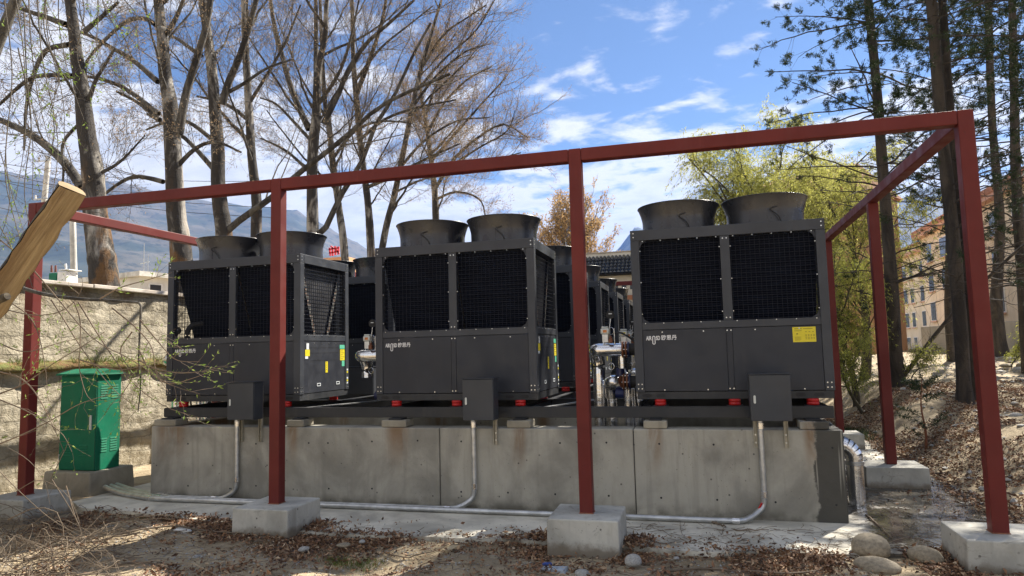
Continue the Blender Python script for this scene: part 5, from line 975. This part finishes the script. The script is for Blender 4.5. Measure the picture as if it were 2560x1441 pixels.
# ================================================================ stones, leaf litter and scraps
def stone_mesh(name, seed, flat=.7, rough=.16):
    import bmesh
    bm = bmesh.new(); bmesh.ops.create_icosphere(bm, subdivisions=4, radius=1.0); rg = np.random.default_rng(seed); k = [(rg.normal(size=3), rg.uniform(0, 6.28)) for _ in range(9)]
    for v in bm.verts:
        p = np.array(v.co); d = sum(math.sin(q.dot(p)*1.6+f) for q, f in k)/9; d2 = sum(abs(math.sin(q.dot(p)*3.1+f*2)) for q, f in k)/9-.6; v.co *= 1+rough*2.6*d-rough*.9*d2; v.co.z = max(v.co.z*flat, -.45)
    me = bpy.data.meshes.new(name); bm.to_mesh(me); bm.free(); me.polygons.foreach_set('use_smooth', [True]*len(me.polygons)); return me
def put_stone(me, mat, pos, size, rz, label, group=None):
    o = link('stone', me.copy(), MATS[mat]); o.location = pos; o.scale = size; o.rotation_euler = (0, 0, rz); tag(o, label, 'stone', group)
SM = [stone_mesh('stone', s, f) for s, f in ((1, .7), (2, .6), (3, .75), (4, .55))]
put_stone(SM[0], 'stone_tan', (1.31, 6.72, .03), (.155, .145, .145), .3, 'largest tan boulder, at the back of the three by the right footing')
put_stone(SM[1], 'stone_tan', (1.26, 6.33, -.005), (.165, .105, .12), -.2, 'flat tan boulder at the front of the three by the right footing')
put_stone(SM[2], 'stone_tan', (1.70, 6.62, .02), (.125, .10, .105), -.5, 'pointed tan boulder nearest the right corner footing')
put_stone(SM[0], 'stone_grey', (-.64, 6.02, .02), (.075, .06, .07), .8, 'round pale cobble right of the third footing'); put_stone(SM[1], 'stone_grey', (-1.02, 5.72, -.01), (.06, .05, .06), .2, 'half buried pale cobble at the bottom edge near the blue scrap')
def scatter_stones():
    rg = np.random.default_rng(12); m = 0
    for px, py, s, lab in ((490,1392,.035,'small pale stone among the sunlit leaves'), (1235,1395,.045,'flat grey stone left of the third footing'), (1690,1392,.03,'small stone right of the round cobble'), (2430,1415,.04,'small stone in front of the right footing'), (1550,1350,.03,'small stone beside the third footing'), (290,1390,.03,'small stone beside the brush pile'), (760,1370,.05,'flat stone right of the second footing'), (860,1360,.06,'pale flat stone in the sunny dirt'), (905,1352,.04,'pale stone beside the flat stone in the sunny dirt'), (2040,1398,.03,'small stone left of the boulders')):
        p = at(px, py, z=0.0); z = float(ground_z(p[0], p[1])); put_stone(SM[m % 4], ('stone_grey', 'stone_tan')[m % 2], (p[0], p[1], max(z, -.02)+.008), (s, s*.8, s*.6), rg.uniform(0, 6), lab, 'small loose stones'); m += 1
    bank = [(2440,990,.10),(2463,985,.07),(2480,968,.12),(2510,980,.09),(2535,1010,.10),(2430,1080,.14),(2340,1050,.09),(2365,1030,.08),(2530,900,.30),(2515,915,.22),(2545,925,.24),(2500,930,.2),(2555,915,.22),(2150,945,.22),(2170,940,.28),(2195,950,.2),(2130,955,.18),(2285,960,.14),(2310,955,.16),(2335,965,.12),(2260,975,.12),(2445,1040,.08),(2540,1040,.16),(2555,1065,.12),(2380,985,.1)]
    nm = ['near the thick pine', 'by the slim pine', 'on the leafy bank', 'in the sunny heap at the right edge', 'behind the second right post']
    for i, (px, py, s) in enumerate(bank):
        p = hit(px, py); s *= min(1.0, p[1]/16)
        w = nm[0] if 2420 < px < 2500 and py > 960 else nm[4] if px < 2230 else nm[1] if px < 2345 else nm[3] if px > 2490 and py < 935 else nm[2]
        put_stone(SM[i % 4], ('stone_grey', 'stone_tan')[i % 3 == 0], tuple(p), (s*.75, s*.6, s*.5), i*1.3, f"{['grey', 'pale', 'rounded', 'flat', 'tan', 'small', 'smooth', 'half buried', 'angular', 'squat', 'speckled', 'oval', 'dusty', 'long', 'blunt', 'chalky', 'mottled', 'low', 'wedge shaped', 'light', 'dull', 'lumpy', 'egg shaped', 'narrow', 'broad'][i % 25]} river stone {w}", 'river stones on the right bank')
scatter_stones()
def make_litter():
    rg = np.random.default_rng(15); n = 170000; x = rg.uniform(-7.2, 3.4, n); y = rg.uniform(4.6, 7.05, n)
    fr = np.interp(x, [-7.9,-7.4,-5.6,-3.6,-1.5,-.28,1.06,2.1,3.1], [7.35,7.05,6.8,6.48,6.6,6.5,6.62,6.66,6.6]); d = y-fr
    dens = np.where(d > 0, np.exp(-d/.05)*.55+.018, np.exp(d/.36)*1.1+.32*sstep(-.05, .3, noise2(x, y, 81, 3, .9))+.035); dens *= .12+1.1*sstep(-.2, .2, noise2(x, y, 83, 4, 1.6))
    for fx in FXS: dens += 1.0*np.exp(-(((np.abs(x-fx)-.42)/.14)**2))*(np.abs(y-6.5) < .38)
    dens[(np.abs(x[:, None]-np.array(FXS)[None]) < .335).any(1) & (np.abs(y-6.62) < .325)] = 0
    k = rg.uniform(0, 1, n) < dens*.95; x, y, d = x[k], y[k], d[k]; m = len(x); z = np.where(d > -.02, np.maximum(ground_z(x, y), 0.0), ground_z(x, y))+rg.uniform(.004, .03, m)
    xb = rg.uniform(2.7, 7.5, 60000); yb = rg.uniform(6.8, 19, 60000); kb = (noise2(xb, yb, 85, 3, .8) > -.3); xb, yb = xb[kb], yb[kb]; zb = np.maximum(ground_z(xb, yb), 0)+rg.uniform(.004, .03, len(xb))
    xs = 2.95-np.abs(rg.normal(0, .45, 900)); ys = rg.uniform(7.0, 16, 900); ok = (xs > 1.4) & ~((np.abs(xs-2.235) < .37) & ((np.abs(ys-9.96) < .33) | (np.abs(ys-13.36) < .33))); xb = np.r_[xb, xs[ok]]; yb = np.r_[yb, ys[ok]]; zb = np.r_[zb, np.full(int(ok.sum()), .008)]
    pos = np.concatenate([np.stack([x, y, z], -1), np.stack([xb, yb, zb], -1)]); big = np.r_[np.ones(m), np.full(len(xb), 1.15)]; m = len(pos)
    dv = rg.normal(size=(m, 3)); dv[:, 2] *= .35; V, Fq = diamonds(rg, pos, dv, (.015+.06*rg.uniform(0, 1, m)**2.2)*big, rg.uniform(.005, .016, m)*big, .14); o = link('leaf_litter', npmesh('leaf_litter', V, Fq), MATS['litter'], kind='stuff'); tag(o, 'brown fallen leaves covering the dirt', 'leaves')
    # fine gravel
    n = 5200; x = rg.uniform(-6.5, 3, n); y = rg.uniform(4.7, 6.6, n); k = noise2(x, y, 87, 3, 1.3) > -.1; x, y = x[k], y[k]; xb = rg.uniform(2.9, 12, 3000); yb = rg.uniform(7, 34, 3000); x = np.r_[x, xb]; y = np.r_[y, yb]; m = len(x); s = np.r_[rg.uniform(.004, .017, m-3000), rg.uniform(.01, .07, 3000)]
    oct_ = np.array([(1,0,0),(0,1,0),(-1,0,0),(0,-1,0),(0,0,1),(0,0,-1)], float); ang = rg.uniform(0, 6.28, m); ca, sa = np.cos(ang), np.sin(ang); O = oct_[None]*rg.uniform(.6, 1.3, (m, 6, 1))*s[:, None, None]*np.array([1, .8, .55]); X = O[:, :, 0]*ca[:, None]-O[:, :, 1]*sa[:, None]; Y = O[:, :, 0]*sa[:, None]+O[:, :, 1]*ca[:, None]
    V = np.stack([X+x[:, None], Y+y[:, None], O[:, :, 2]+ground_z(x, y)[:, None]+s[:, None]*.2], -1).reshape(-1, 3); f = np.array([(0,1,4),(1,2,4),(2,3,4),(3,0,4),(1,0,5),(2,1,5),(3,2,5),(0,3,5)]); Fq = (f[None]+(np.arange(m)*6)[:, None, None]).reshape(-1, 3); o = link('gravel', npmesh('gravel', V, Fq), MATS['stone_grey'], kind='stuff'); tag(o, 'loose gravel strewn over the dirt', 'gravel')
    # twig debris on ground and slab
    n = 1700; x = rg.uniform(-6.8, 2.8, n); y = np.where(rg.uniform(0, 1, n) < .7, rg.uniform(5.0, 6.7, n), rg.uniform(6.6, 7.4, n)); x = np.where((y > 6.7), rg.uniform(-1.5, 2.9, n), x); far = rg.uniform(0, 1, n) < .2; x = np.where(far, rg.uniform(1.45, 2.95, n), x); y = np.where(far, rg.uniform(7.1, 9.6, n), y); a = rg.uniform(0, 6.28, n); L = rg.uniform(.05, .28, n); polys = []
    for i in range(n):
        z = max(float(ground_z(x[i], y[i])), 0. if y[i] > 6.62 else -9)+.008; q = np.array([(x[i]+math.cos(a[i])*L[i]*f, y[i]+math.sin(a[i])*L[i]*f, z+.012*math.sin(f*3+i)) for f in np.linspace(0, 1, 5)]); q[:, :2] += rg.normal(0, .006, (5, 2)); polys.append((q, np.full(5, rg.uniform(.0012, .0032))))
    V, Fq = tube_arrays(polys, 4); o = link('twig_debris', npmesh('twig_debris', V, Fq), MATS['stick_wood'], kind='stuff'); tag(o, 'thin broken twigs scattered over slab and dirt', 'twigs')
    # green sprouts
    n = 700; c = at(900, 1388, z=-.03); x = np.r_[rg.normal(c[0], .12, 350), rg.normal(c[0]-.22, .06, 200), rg.normal(-6.0, .3, 150)]; y = np.r_[rg.normal(c[1], .05, 350), rg.normal(c[1]-.05, .04, 200), rg.normal(6.78, .03, 150)]; b = np.stack([x, y, ground_z(x, y)], -1); V, Fq = diamonds(rg, b, np.stack([rg.normal(0, .5, n), rg.normal(0, .5, n), np.ones(n)], -1), rg.uniform(.02, .05, n), .003); o = link('sprouts', npmesh('sprouts', V, Fq), MATS['grass_blade'], kind='stuff'); tag(o, 'tiny green sprouts in the dirt', 'sprouts')
    # green tufts on the slab behind the right posts
    n = 1500; x = rg.normal(2.55, .22, n); y = rg.normal(15.0, .5, n); b = np.stack([x, y, np.maximum(ground_z(x, y), 0)], -1); V, Fq = diamonds(rg, b, np.stack([rg.normal(0, .7, n), rg.normal(0, .7, n), np.ones(n)], -1), rg.uniform(.06, .22, n), .006); o = link('low_juniper', npmesh('low_juniper', V, Fq), MATS['needle'], kind='stuff'); tag(o, 'low dark green needle growth at the slab edge', 'ground cover')
make_litter()
def make_scraps():
    p = at(1126, 1375, z=-.02); p[2] = float(ground_z(p[0], p[1])); mb = MB(); mb.beam((p[0]-.03, p[1]-.07, p[2]+.012), (p[0]+.03, p[1]+.08, p[2]+.022), .075, .028); one(mb, 'wood_offcut', MATS['scrap_wood'], 'small sawn offcut of wood lying in the dirt', 'wood scrap', None, .003)
    p = at(1385, 1428, z=-.02); p[2] = float(ground_z(p[0], p[1])); mb = MB(); mb.hexa([(p[0]-.12,p[1]-.05,p[2]-.02),(p[0]+.11,p[1]-.06,p[2]-.02),(p[0]+.12,p[1]+.05,p[2]-.02),(p[0]-.10,p[1]+.05,p[2]-.02),(p[0]-.11,p[1]-.045,p[2]+.022),(p[0]+.09,p[1]-.05,p[2]+.03),(p[0]+.11,p[1]+.045,p[2]+.034),(p[0]-.09,p[1]+.04,p[2]+.026)]); one(mb, 'brick_piece', MATS['trash_grey'], 'blue grey slab of broken brick at the bottom edge', 'brick', None, .008)
    def crumple(name, mat, c, s, seed, lab, cat):
        me = stone_mesh(name, seed, .35, .30); o = link(name, me, MATS[mat]); o.location = c; o.scale = (s, s*.7, s*.8); tag(o, lab, cat)
    crumple('plastic_scrap', 'trash_blue', (p[0]-.08, p[1]+.09, p[2]+.03), .045, 21, 'crumpled dark blue plastic scrap behind the broken brick', 'litter')
    q = at(457, 1328, z=-.02); crumple('white_rag', 'rag_white', (q[0], q[1], float(ground_z(q[0], q[1]))+.02), .08, 23, 'crumpled white plastic rag left of the second footing', 'litter')
    q = at(735, 1338, z=-.02); crumple('plaster_lump', 'rag_white', (q[0]-.06, q[1]+.02, .0), .07, 25, 'white lump of plaster at the corner of the second footing', 'litter')
    t = MB(); pts = [(x, y, .012) for x, y in ((1.75, 10.6), (2.1, 10.75), (2.5, 10.62), (2.9, 10.7), (3.3, 10.9))]; t.tube(smooth_path(pts, 5), .012, 6); one(t, 'black_hose', MATS['rubber'], 'thin black hose lying across the slab behind the right posts', 'hose')
    o = MB().box(1.78, 1.92, 11.2, 11.34, .001, .01).build('paper_scrap', MATS['rag_white'], None, 0, None, (0,0,0)); tag(o, 'white paper scrap on the slab behind the right posts', 'litter')
make_scraps()
# ================================================================ buildings and poles behind
def make_tiled_house():
    y0 = 30.; t = thing('tiled_building', 'low white building with a dark glazed tile roof behind the machines', 'building', (-3, y0, 0)); zr, ze = 5.86, 5.06
    MB().box(-9.5, 2.5, y0+.45, y0+6, 0, 5.0).build('wall', MATS['stucco_white'], t); MB().box(-9.6, 2.6, y0+.38, y0+.449, 4.72, 4.98).build('eave_band', MATS['stucco_white'], t, .01)
    MB().box(-9.5, 2.5, y0+.55, y0+.9, 5.0, 6.02).build('parapet', MATS['stucco_white'], t, .01); MB().box(-9.6, 2.6, y0+.50, y0+.95, 6.022, 6.07).build('parapet_cap', MATS['coping'], t, .01)
    MB().add([(-9.5, y0-.25, ze-.06), (2.5, y0-.25, ze-.06), (2.5, y0+.54, zr-.05), (-9.5, y0+.54, zr-.05), (-9.5, y0-.2, ze-.12), (2.5, y0-.2, ze-.12)], [(0,1,2,3), (0,4,5,1)]).build('roof_bed', MATS['black'], t)
    # barrel tiles, one object each where the gap between the machines shows them
    rows, w = 5, .168; n = 6; dy, dz = (y0+.54-(y0-.25))/rows, (zr-ze)/rows; V = []
    for e, (yy, zz) in enumerate(((-.01, -.012), (dy+.03, dz+.008))):
        for i in range(n+1): a = math.pi*i/n; V.append((-math.cos(a)*w*.36, yy, zz+math.sin(a)*.062+.022*(1-e)))
        V.append((w*.50, yy, zz+.004))
    k = n+2; me = bpy.data.meshes.new('tile'); me.from_pydata(V, [], [(i, i+1, k+i+1, k+i) for i in range(k-1)]+[tuple(range(n+1))]); me.polygons.foreach_set('use_smooth', [True]*(len(me.polygons)-1)+[False]); me.materials.append(MATS['glazed_tile'])
    rest = MB()
    for c in range(int(12/w)):
        x = -9.45+w*(c+.5)
        for r in range(rows):
            p = (x, y0-.25+dy*r, ze+dz*r)
            if -4.95 < x < -2.55:
                o = bpy.data.objects.new('tile', me); COL.objects.link(o); o.parent = t; o.location = tuple(a-b for a, b in zip(p, OFF[t.name]))
            else: rest.add([(v[0]+p[0], v[1]+p[1], v[2]+p[2]) for v in V], [(i, i+1, k+i+1, k+i) for i in range(k-1)], True)
    rest.build('tiles', MATS['glazed_tile'], t, kind='stuff')
    for i in range(9): x = -4.0+.36*i; MB().box(x, x+.20, y0+.44, y0+.47, 4.36, 4.56).build('vent_hole', MATS['glass_dark'], t)
    for i in range(3): x = -6.5+2.6*i; o = MB().box(x, x+1.6, y0+.40, y0+.448, 1.2, 3.6).build('window', MATS['white_paint'], t); MB().box(x+.08, x+1.52, y0+.385, y0+.399, 1.28, 3.52).build('pane', MATS['glass_dark'], o)
    MB().box(-4.6, .5, y0+.30, y0+.448, 3.9, 4.10).build('red_beam', MATS['roof_red'], t)
make_tiled_house()
def ground_pt(px, y): p = at(px, 800, y=y); return np.array((p[0], p[1], 0.))
def facade_building(name, label, A, B, depth, z0, z1, cols, rows, mat, win_h=1.3, roof=None, roofm='roof_red', extra=None):
    """wall from ground point A to B, windows as parts (frame > pane)"""
    A, B = np.array(A[:2]), np.array(B[:2]); d = (B-A); L = np.linalg.norm(d); d /= L; n = np.array((d[1], -d[0])); n = n if n.dot(-A) > 0 else -n; t = thing(name, label, 'building', (A[0], A[1], z0))
    def p3(s, o, z): q = A+d*s+n*o; return (q[0], q[1], z)
    def blk(s0, s1, o0, o1, za, zb): return MB().hexa([p3(s0, o0, za), p3(s1, o0, za), p3(s1, o1, za), p3(s0, o1, za), p3(s0, o0, zb), p3(s1, o0, zb), p3(s1, o1, zb), p3(s0, o1, zb)])
    blk(0, L, 0, -depth, z0, z1).build('wall', MATS[mat], t)
    for s, w in cols:
        for z in rows:
            f = blk(s-w/2-.06, s+w/2+.06, .05, .002, z-.06, z+win_h+.06).build('window', MATS['white_paint'], t); k = 2 if w > 1.1 else 1
            for i in range(k): a = s-w/2+i*w/k; blk(a+.03, a+w/k-.03, .065, .051, z, z+win_h).build('pane', MATS['glass_dark'], f)
            blk(s-w/2-.12, s+w/2+.12, .14, .052, z-.14, z-.062).build('sill', MATS['cornice'], f)
    return t, blk, L, p3
def make_apartments():
    A, B = ground_pt(2236, 70.), ground_pt(2318, 61.5); t, blk, L, _ = facade_building('apartment_building', 'beige four storey apartment block with red cornice behind the right pines', A, B, 10, 0, 8.9, [(1.2, .7), (3.6, 1.5), (5.6, .8), (8.4, 1.5)], (1.0, 3.05, 5.05, 7.0), 'stucco_beige', 1.15)
    blk(-.3, L+.3, .45, -10.3, 8.902, 9.15).build('cornice', MATS['cornice'], t); blk(-.2, L+.2, .3, -10.2, 9.152, 9.5).build('parapet', MATS['stucco_beige'], t); rf = blk(-.4, L+.4, .5, -.2, 9.502, 9.64).build('roof_edge', MATS['roof_red'], t)
    for s in (2., 5., 7.5): blk(s, s+1.1, -1.0, -2.2, 9.52, 10.1).build('solar_heater', MATS['galv'], rf)
    C, D = ground_pt(2316, 58.), ground_pt(2620, 38.); t, blk, L, _ = facade_building('apartment_building', 'nearer beige apartment wing seen through the pines at the right edge', C, D, 9, 0, 9.4, [(2.2+3.1*i+(.4 if i % 2 else 0), 1.9 if i % 2 else 1.2) for i in range(9)], (1.2, 3.3, 5.4, 7.5), 'stucco_beige', 1.25)
    blk(-.3, L+.3, .45, -9.3, 9.402, 9.65).build('cornice', MATS['cornice'], t); blk(-.4, L+.4, .5, -.2, 9.652, 10.0).build('roof_edge', MATS['roof_red'], t)
make_apartments()
def make_orange_house():
    A, B = ground_pt(1835, 44.), ground_pt(2128, 40.); t, blk, L, p3 = facade_building('orange_house', 'orange walled house with a red brown hipped roof behind the willows', A, B, 7, 0, 10.3, [(1.0+1.9*i, 1.0) for i in range(3)], (1.2, 4.0, 6.8), 'stucco_orange', 1.5)
    z = 10.3; a, b, c, d = p3(-.6, .7, z), p3(L+.2, .7, z), p3(L+.2, -7.6, z), p3(-.6, -7.6, z); e, f = p3(.5, -3.0, z+1.7), p3(L-.4, -3.0, z+1.7)
    MB().add([a, b, c, d, e, f], [(0,1,5,4), (1,2,5), (2,3,4,5), (3,0,4), (3,2,1,0)]).build('roof', MATS['roof_red'], t)
make_orange_house()
def make_left_house():
    A, B = at(352, 700, y=33.), at(470, 700, y=36.); t, blk, L, _ = facade_building('white_house', 'small white flat roofed house above the left wall with an antenna', A, B, 6, -2., 6.62, [(.9, .75), (2.5, .75)], (5.25,), 'stucco_white', .95); blk(-.35, L+.3, .4, -6.3, 6.622, 6.9).build('roof_slab', MATS['concrete_pole'], t)
    mb = MB(); p = at(352, 676, y=33.2); mb.cyl((p[0]+.2, p[1], 6.9), (p[0]+.2, p[1], 8.6), .03, .02, 6); mb.cyl((p[0]+.5, p[1], 6.9), (p[0]+.5, p[1], 7.9), .02, .02, 6); mb.beam((p[0]-.05, p[1], 7.4), (p[0]+.6, p[1], 7.5), .03, .03); mb.build('antenna', MATS['galv'], t)
make_left_house()
def make_poles():
    def pole(px, pt, pb, Y, r0, r1, lab, arm=True):
        a = at(px[0], pt, y=Y); b = at(px[1], pb, y=Y); d = (a-b)/(a[2]-b[2]); b = b-d*(b[2]+1.0); t = thing('utility_pole', lab, 'pole', tuple(b), 'utility poles'); MB().cyl(b, a, r0, r1, 12).build('shaft', MATS['concrete_pole'], t)
        if arm:
            for dz in (.25, 2.4): q = a-d*dz; MB().beam(q+np.array((-.6, -.12, 0)), q+np.array((.35, -.12, 0)), .07, .07).build('cross_arm', MATS['galv'], t); o = MB().cyl(q+np.array((-.5, -.12, .04)), q+np.array((-.5, -.12, .24)), .05, .03, 8).build('insulator', MATS['white_paint'], t)
        return a
    a = pole((121, 111), 392, 502, 30., .20, .13, 'pale concrete utility pole above the split log'); b = pole((181, 185), 520, 690, 24., .17, .12, 'pale concrete utility pole left of the leaning poplar', False)
    mb = MB()
    for k, (p, q) in enumerate((((-200, 378), (700, 520)), ((-200, 398), (700, 545)), ((-200, 420), (760, 470)), ((-200, 372), (800, 450)), ((-200, 465), (700, 610)))):
        A, B = at(*p, y=30.), at(*q, y=34.); mb.tube([A+(B-A)*f-np.array((0, 0, .8*math.sin(math.pi*f))) for f in np.linspace(0, 1, 14)], .016, 4); 
    o = mb.build('overhead_wires', MATS['wire'], None, 0, 'stuff', (0,0,0)); tag(o, 'thin overhead wires crossing above the left wall', 'wires')
    Y = 21.; t = thing('transformer', 'white and green transformer cabinets above the left wall', 'transformer', tuple(at(142, 700, y=Y)))
    def bx(px0, px1, py0, py1, d, nm, m): p, q = at(px0, py1, y=Y), at(px1, py0, y=Y); return MB().box(p[0], q[0], Y, Y+d, p[2], q[2]).build(nm, MATS[m], t, .02)
    bx(121,141,682,706,.6,'cooling_tank','green_paint'); bx(142,166,678,712,.5,'white_cabinet','white_paint'); bx(146,172,673,677,.6,'cabinet_roof','white_paint')
    for px in (129, 139): p, q = at(px, 681, y=Y+.2), at(px, 664, y=Y+.2); MB().cyl(p, q, .05, .03, 8).build('bushing', MATS['insulator'], t)
    p, q = at(165, 673, y=Y+.3), at(164, 660, y=Y+.3); MB().cyl(p, q, .04, n=8).build('vent_pipe', MATS['white_paint'], t); p = at(120, 712, y=Y); q = at(175, 712, y=Y); MB().box(p[0]-.2, q[0]+.2, Y-.1, Y+.8, -.5, p[2]-.01).build('stand', MATS['concrete_pole'], t)
    Y = 52.; t = thing('roof_sign', 'bright red sign letters glimpsed between the poplars', 'sign', tuple(at(835, 660, y=Y))); mb = None
    for a, b in (((824,620),(826,640)), ((831,619),(832,640)), ((838,616),(839,638)), ((846,617),(846,637)), ((822,624),(848,620)), ((823,633),(848,629)), ((827,616),(835,622)), ((840,624),(848,634))): MB().beam(at(*a, y=Y), at(*b, y=Y), .12, .12, (0, 1, 0)).build('sign_stroke', MATS['red_sign'], t)
    p, q = at(800, 655, y=Y+.3), at(870, 642, y=Y+.3); MB().box(p[0], q[0], Y+.2, Y+4, -1, q[2]).build('roof_parapet', MATS['stucco_orange'], t)
make_poles()
def make_far_wall():
    A, B = ground_pt(2300, 40.), ground_pt(2640, 31.); A, B = A[:2], B[:2]; d = (B-A)/np.linalg.norm(B-A); mb = MB(); mb.hexa([(A[0],A[1],.6),(B[0],B[1],.6),(B[0]+d[1]*-.3,B[1]+d[0]*.3,.6),(A[0]-d[1]*.3,A[1]+d[0]*.3,.6),(A[0],A[1],2.55),(B[0],B[1],2.55),(B[0]-d[1]*.3,B[1]+d[0]*.3,2.55),(A[0]-d[1]*.3,A[1]+d[0]*.3,2.55)]); one(mb, 'garden_wall', MATS['far_wall'], 'low grey garden wall behind the pines at the right', 'wall', None, .02)
    # green and red crates glimpsed under the left machine
    one(MB().box(-6.55, -6.15, 10.2, 10.55, .6, 1.02), 'green_crate', MATS['green_paint'], 'green box glimpsed under the left machine', 'box', None, .01)
make_far_wall()
# ================================================================ air
def make_haze():
    me = MB().box(-7600, 7600, -200, 8200, -40, HZTOP).mesh('haze'); m = bpy.data.materials.new('haze_air'); m.use_nodes = True; nt = m.node_tree; nt.nodes.clear(); o = nt.nodes.new('ShaderNodeOutputMaterial'); v = nt.nodes.new('ShaderNodeVolumePrincipled'); v.inputs['Color'].default_value = (.17, .37, .92, 1); v.inputs['Density'].default_value = HAZE; v.inputs['Anisotropy'].default_value = .25; nt.links.new(v.outputs[0], o.inputs['Volume']); h = link('haze', me, m, None, 0, 'stuff')
HAZE = 0.8e-4
HZTOP = max(v.co.z for v in bpy.data.objects['mountains'].data.vertices)+20.
make_haze()
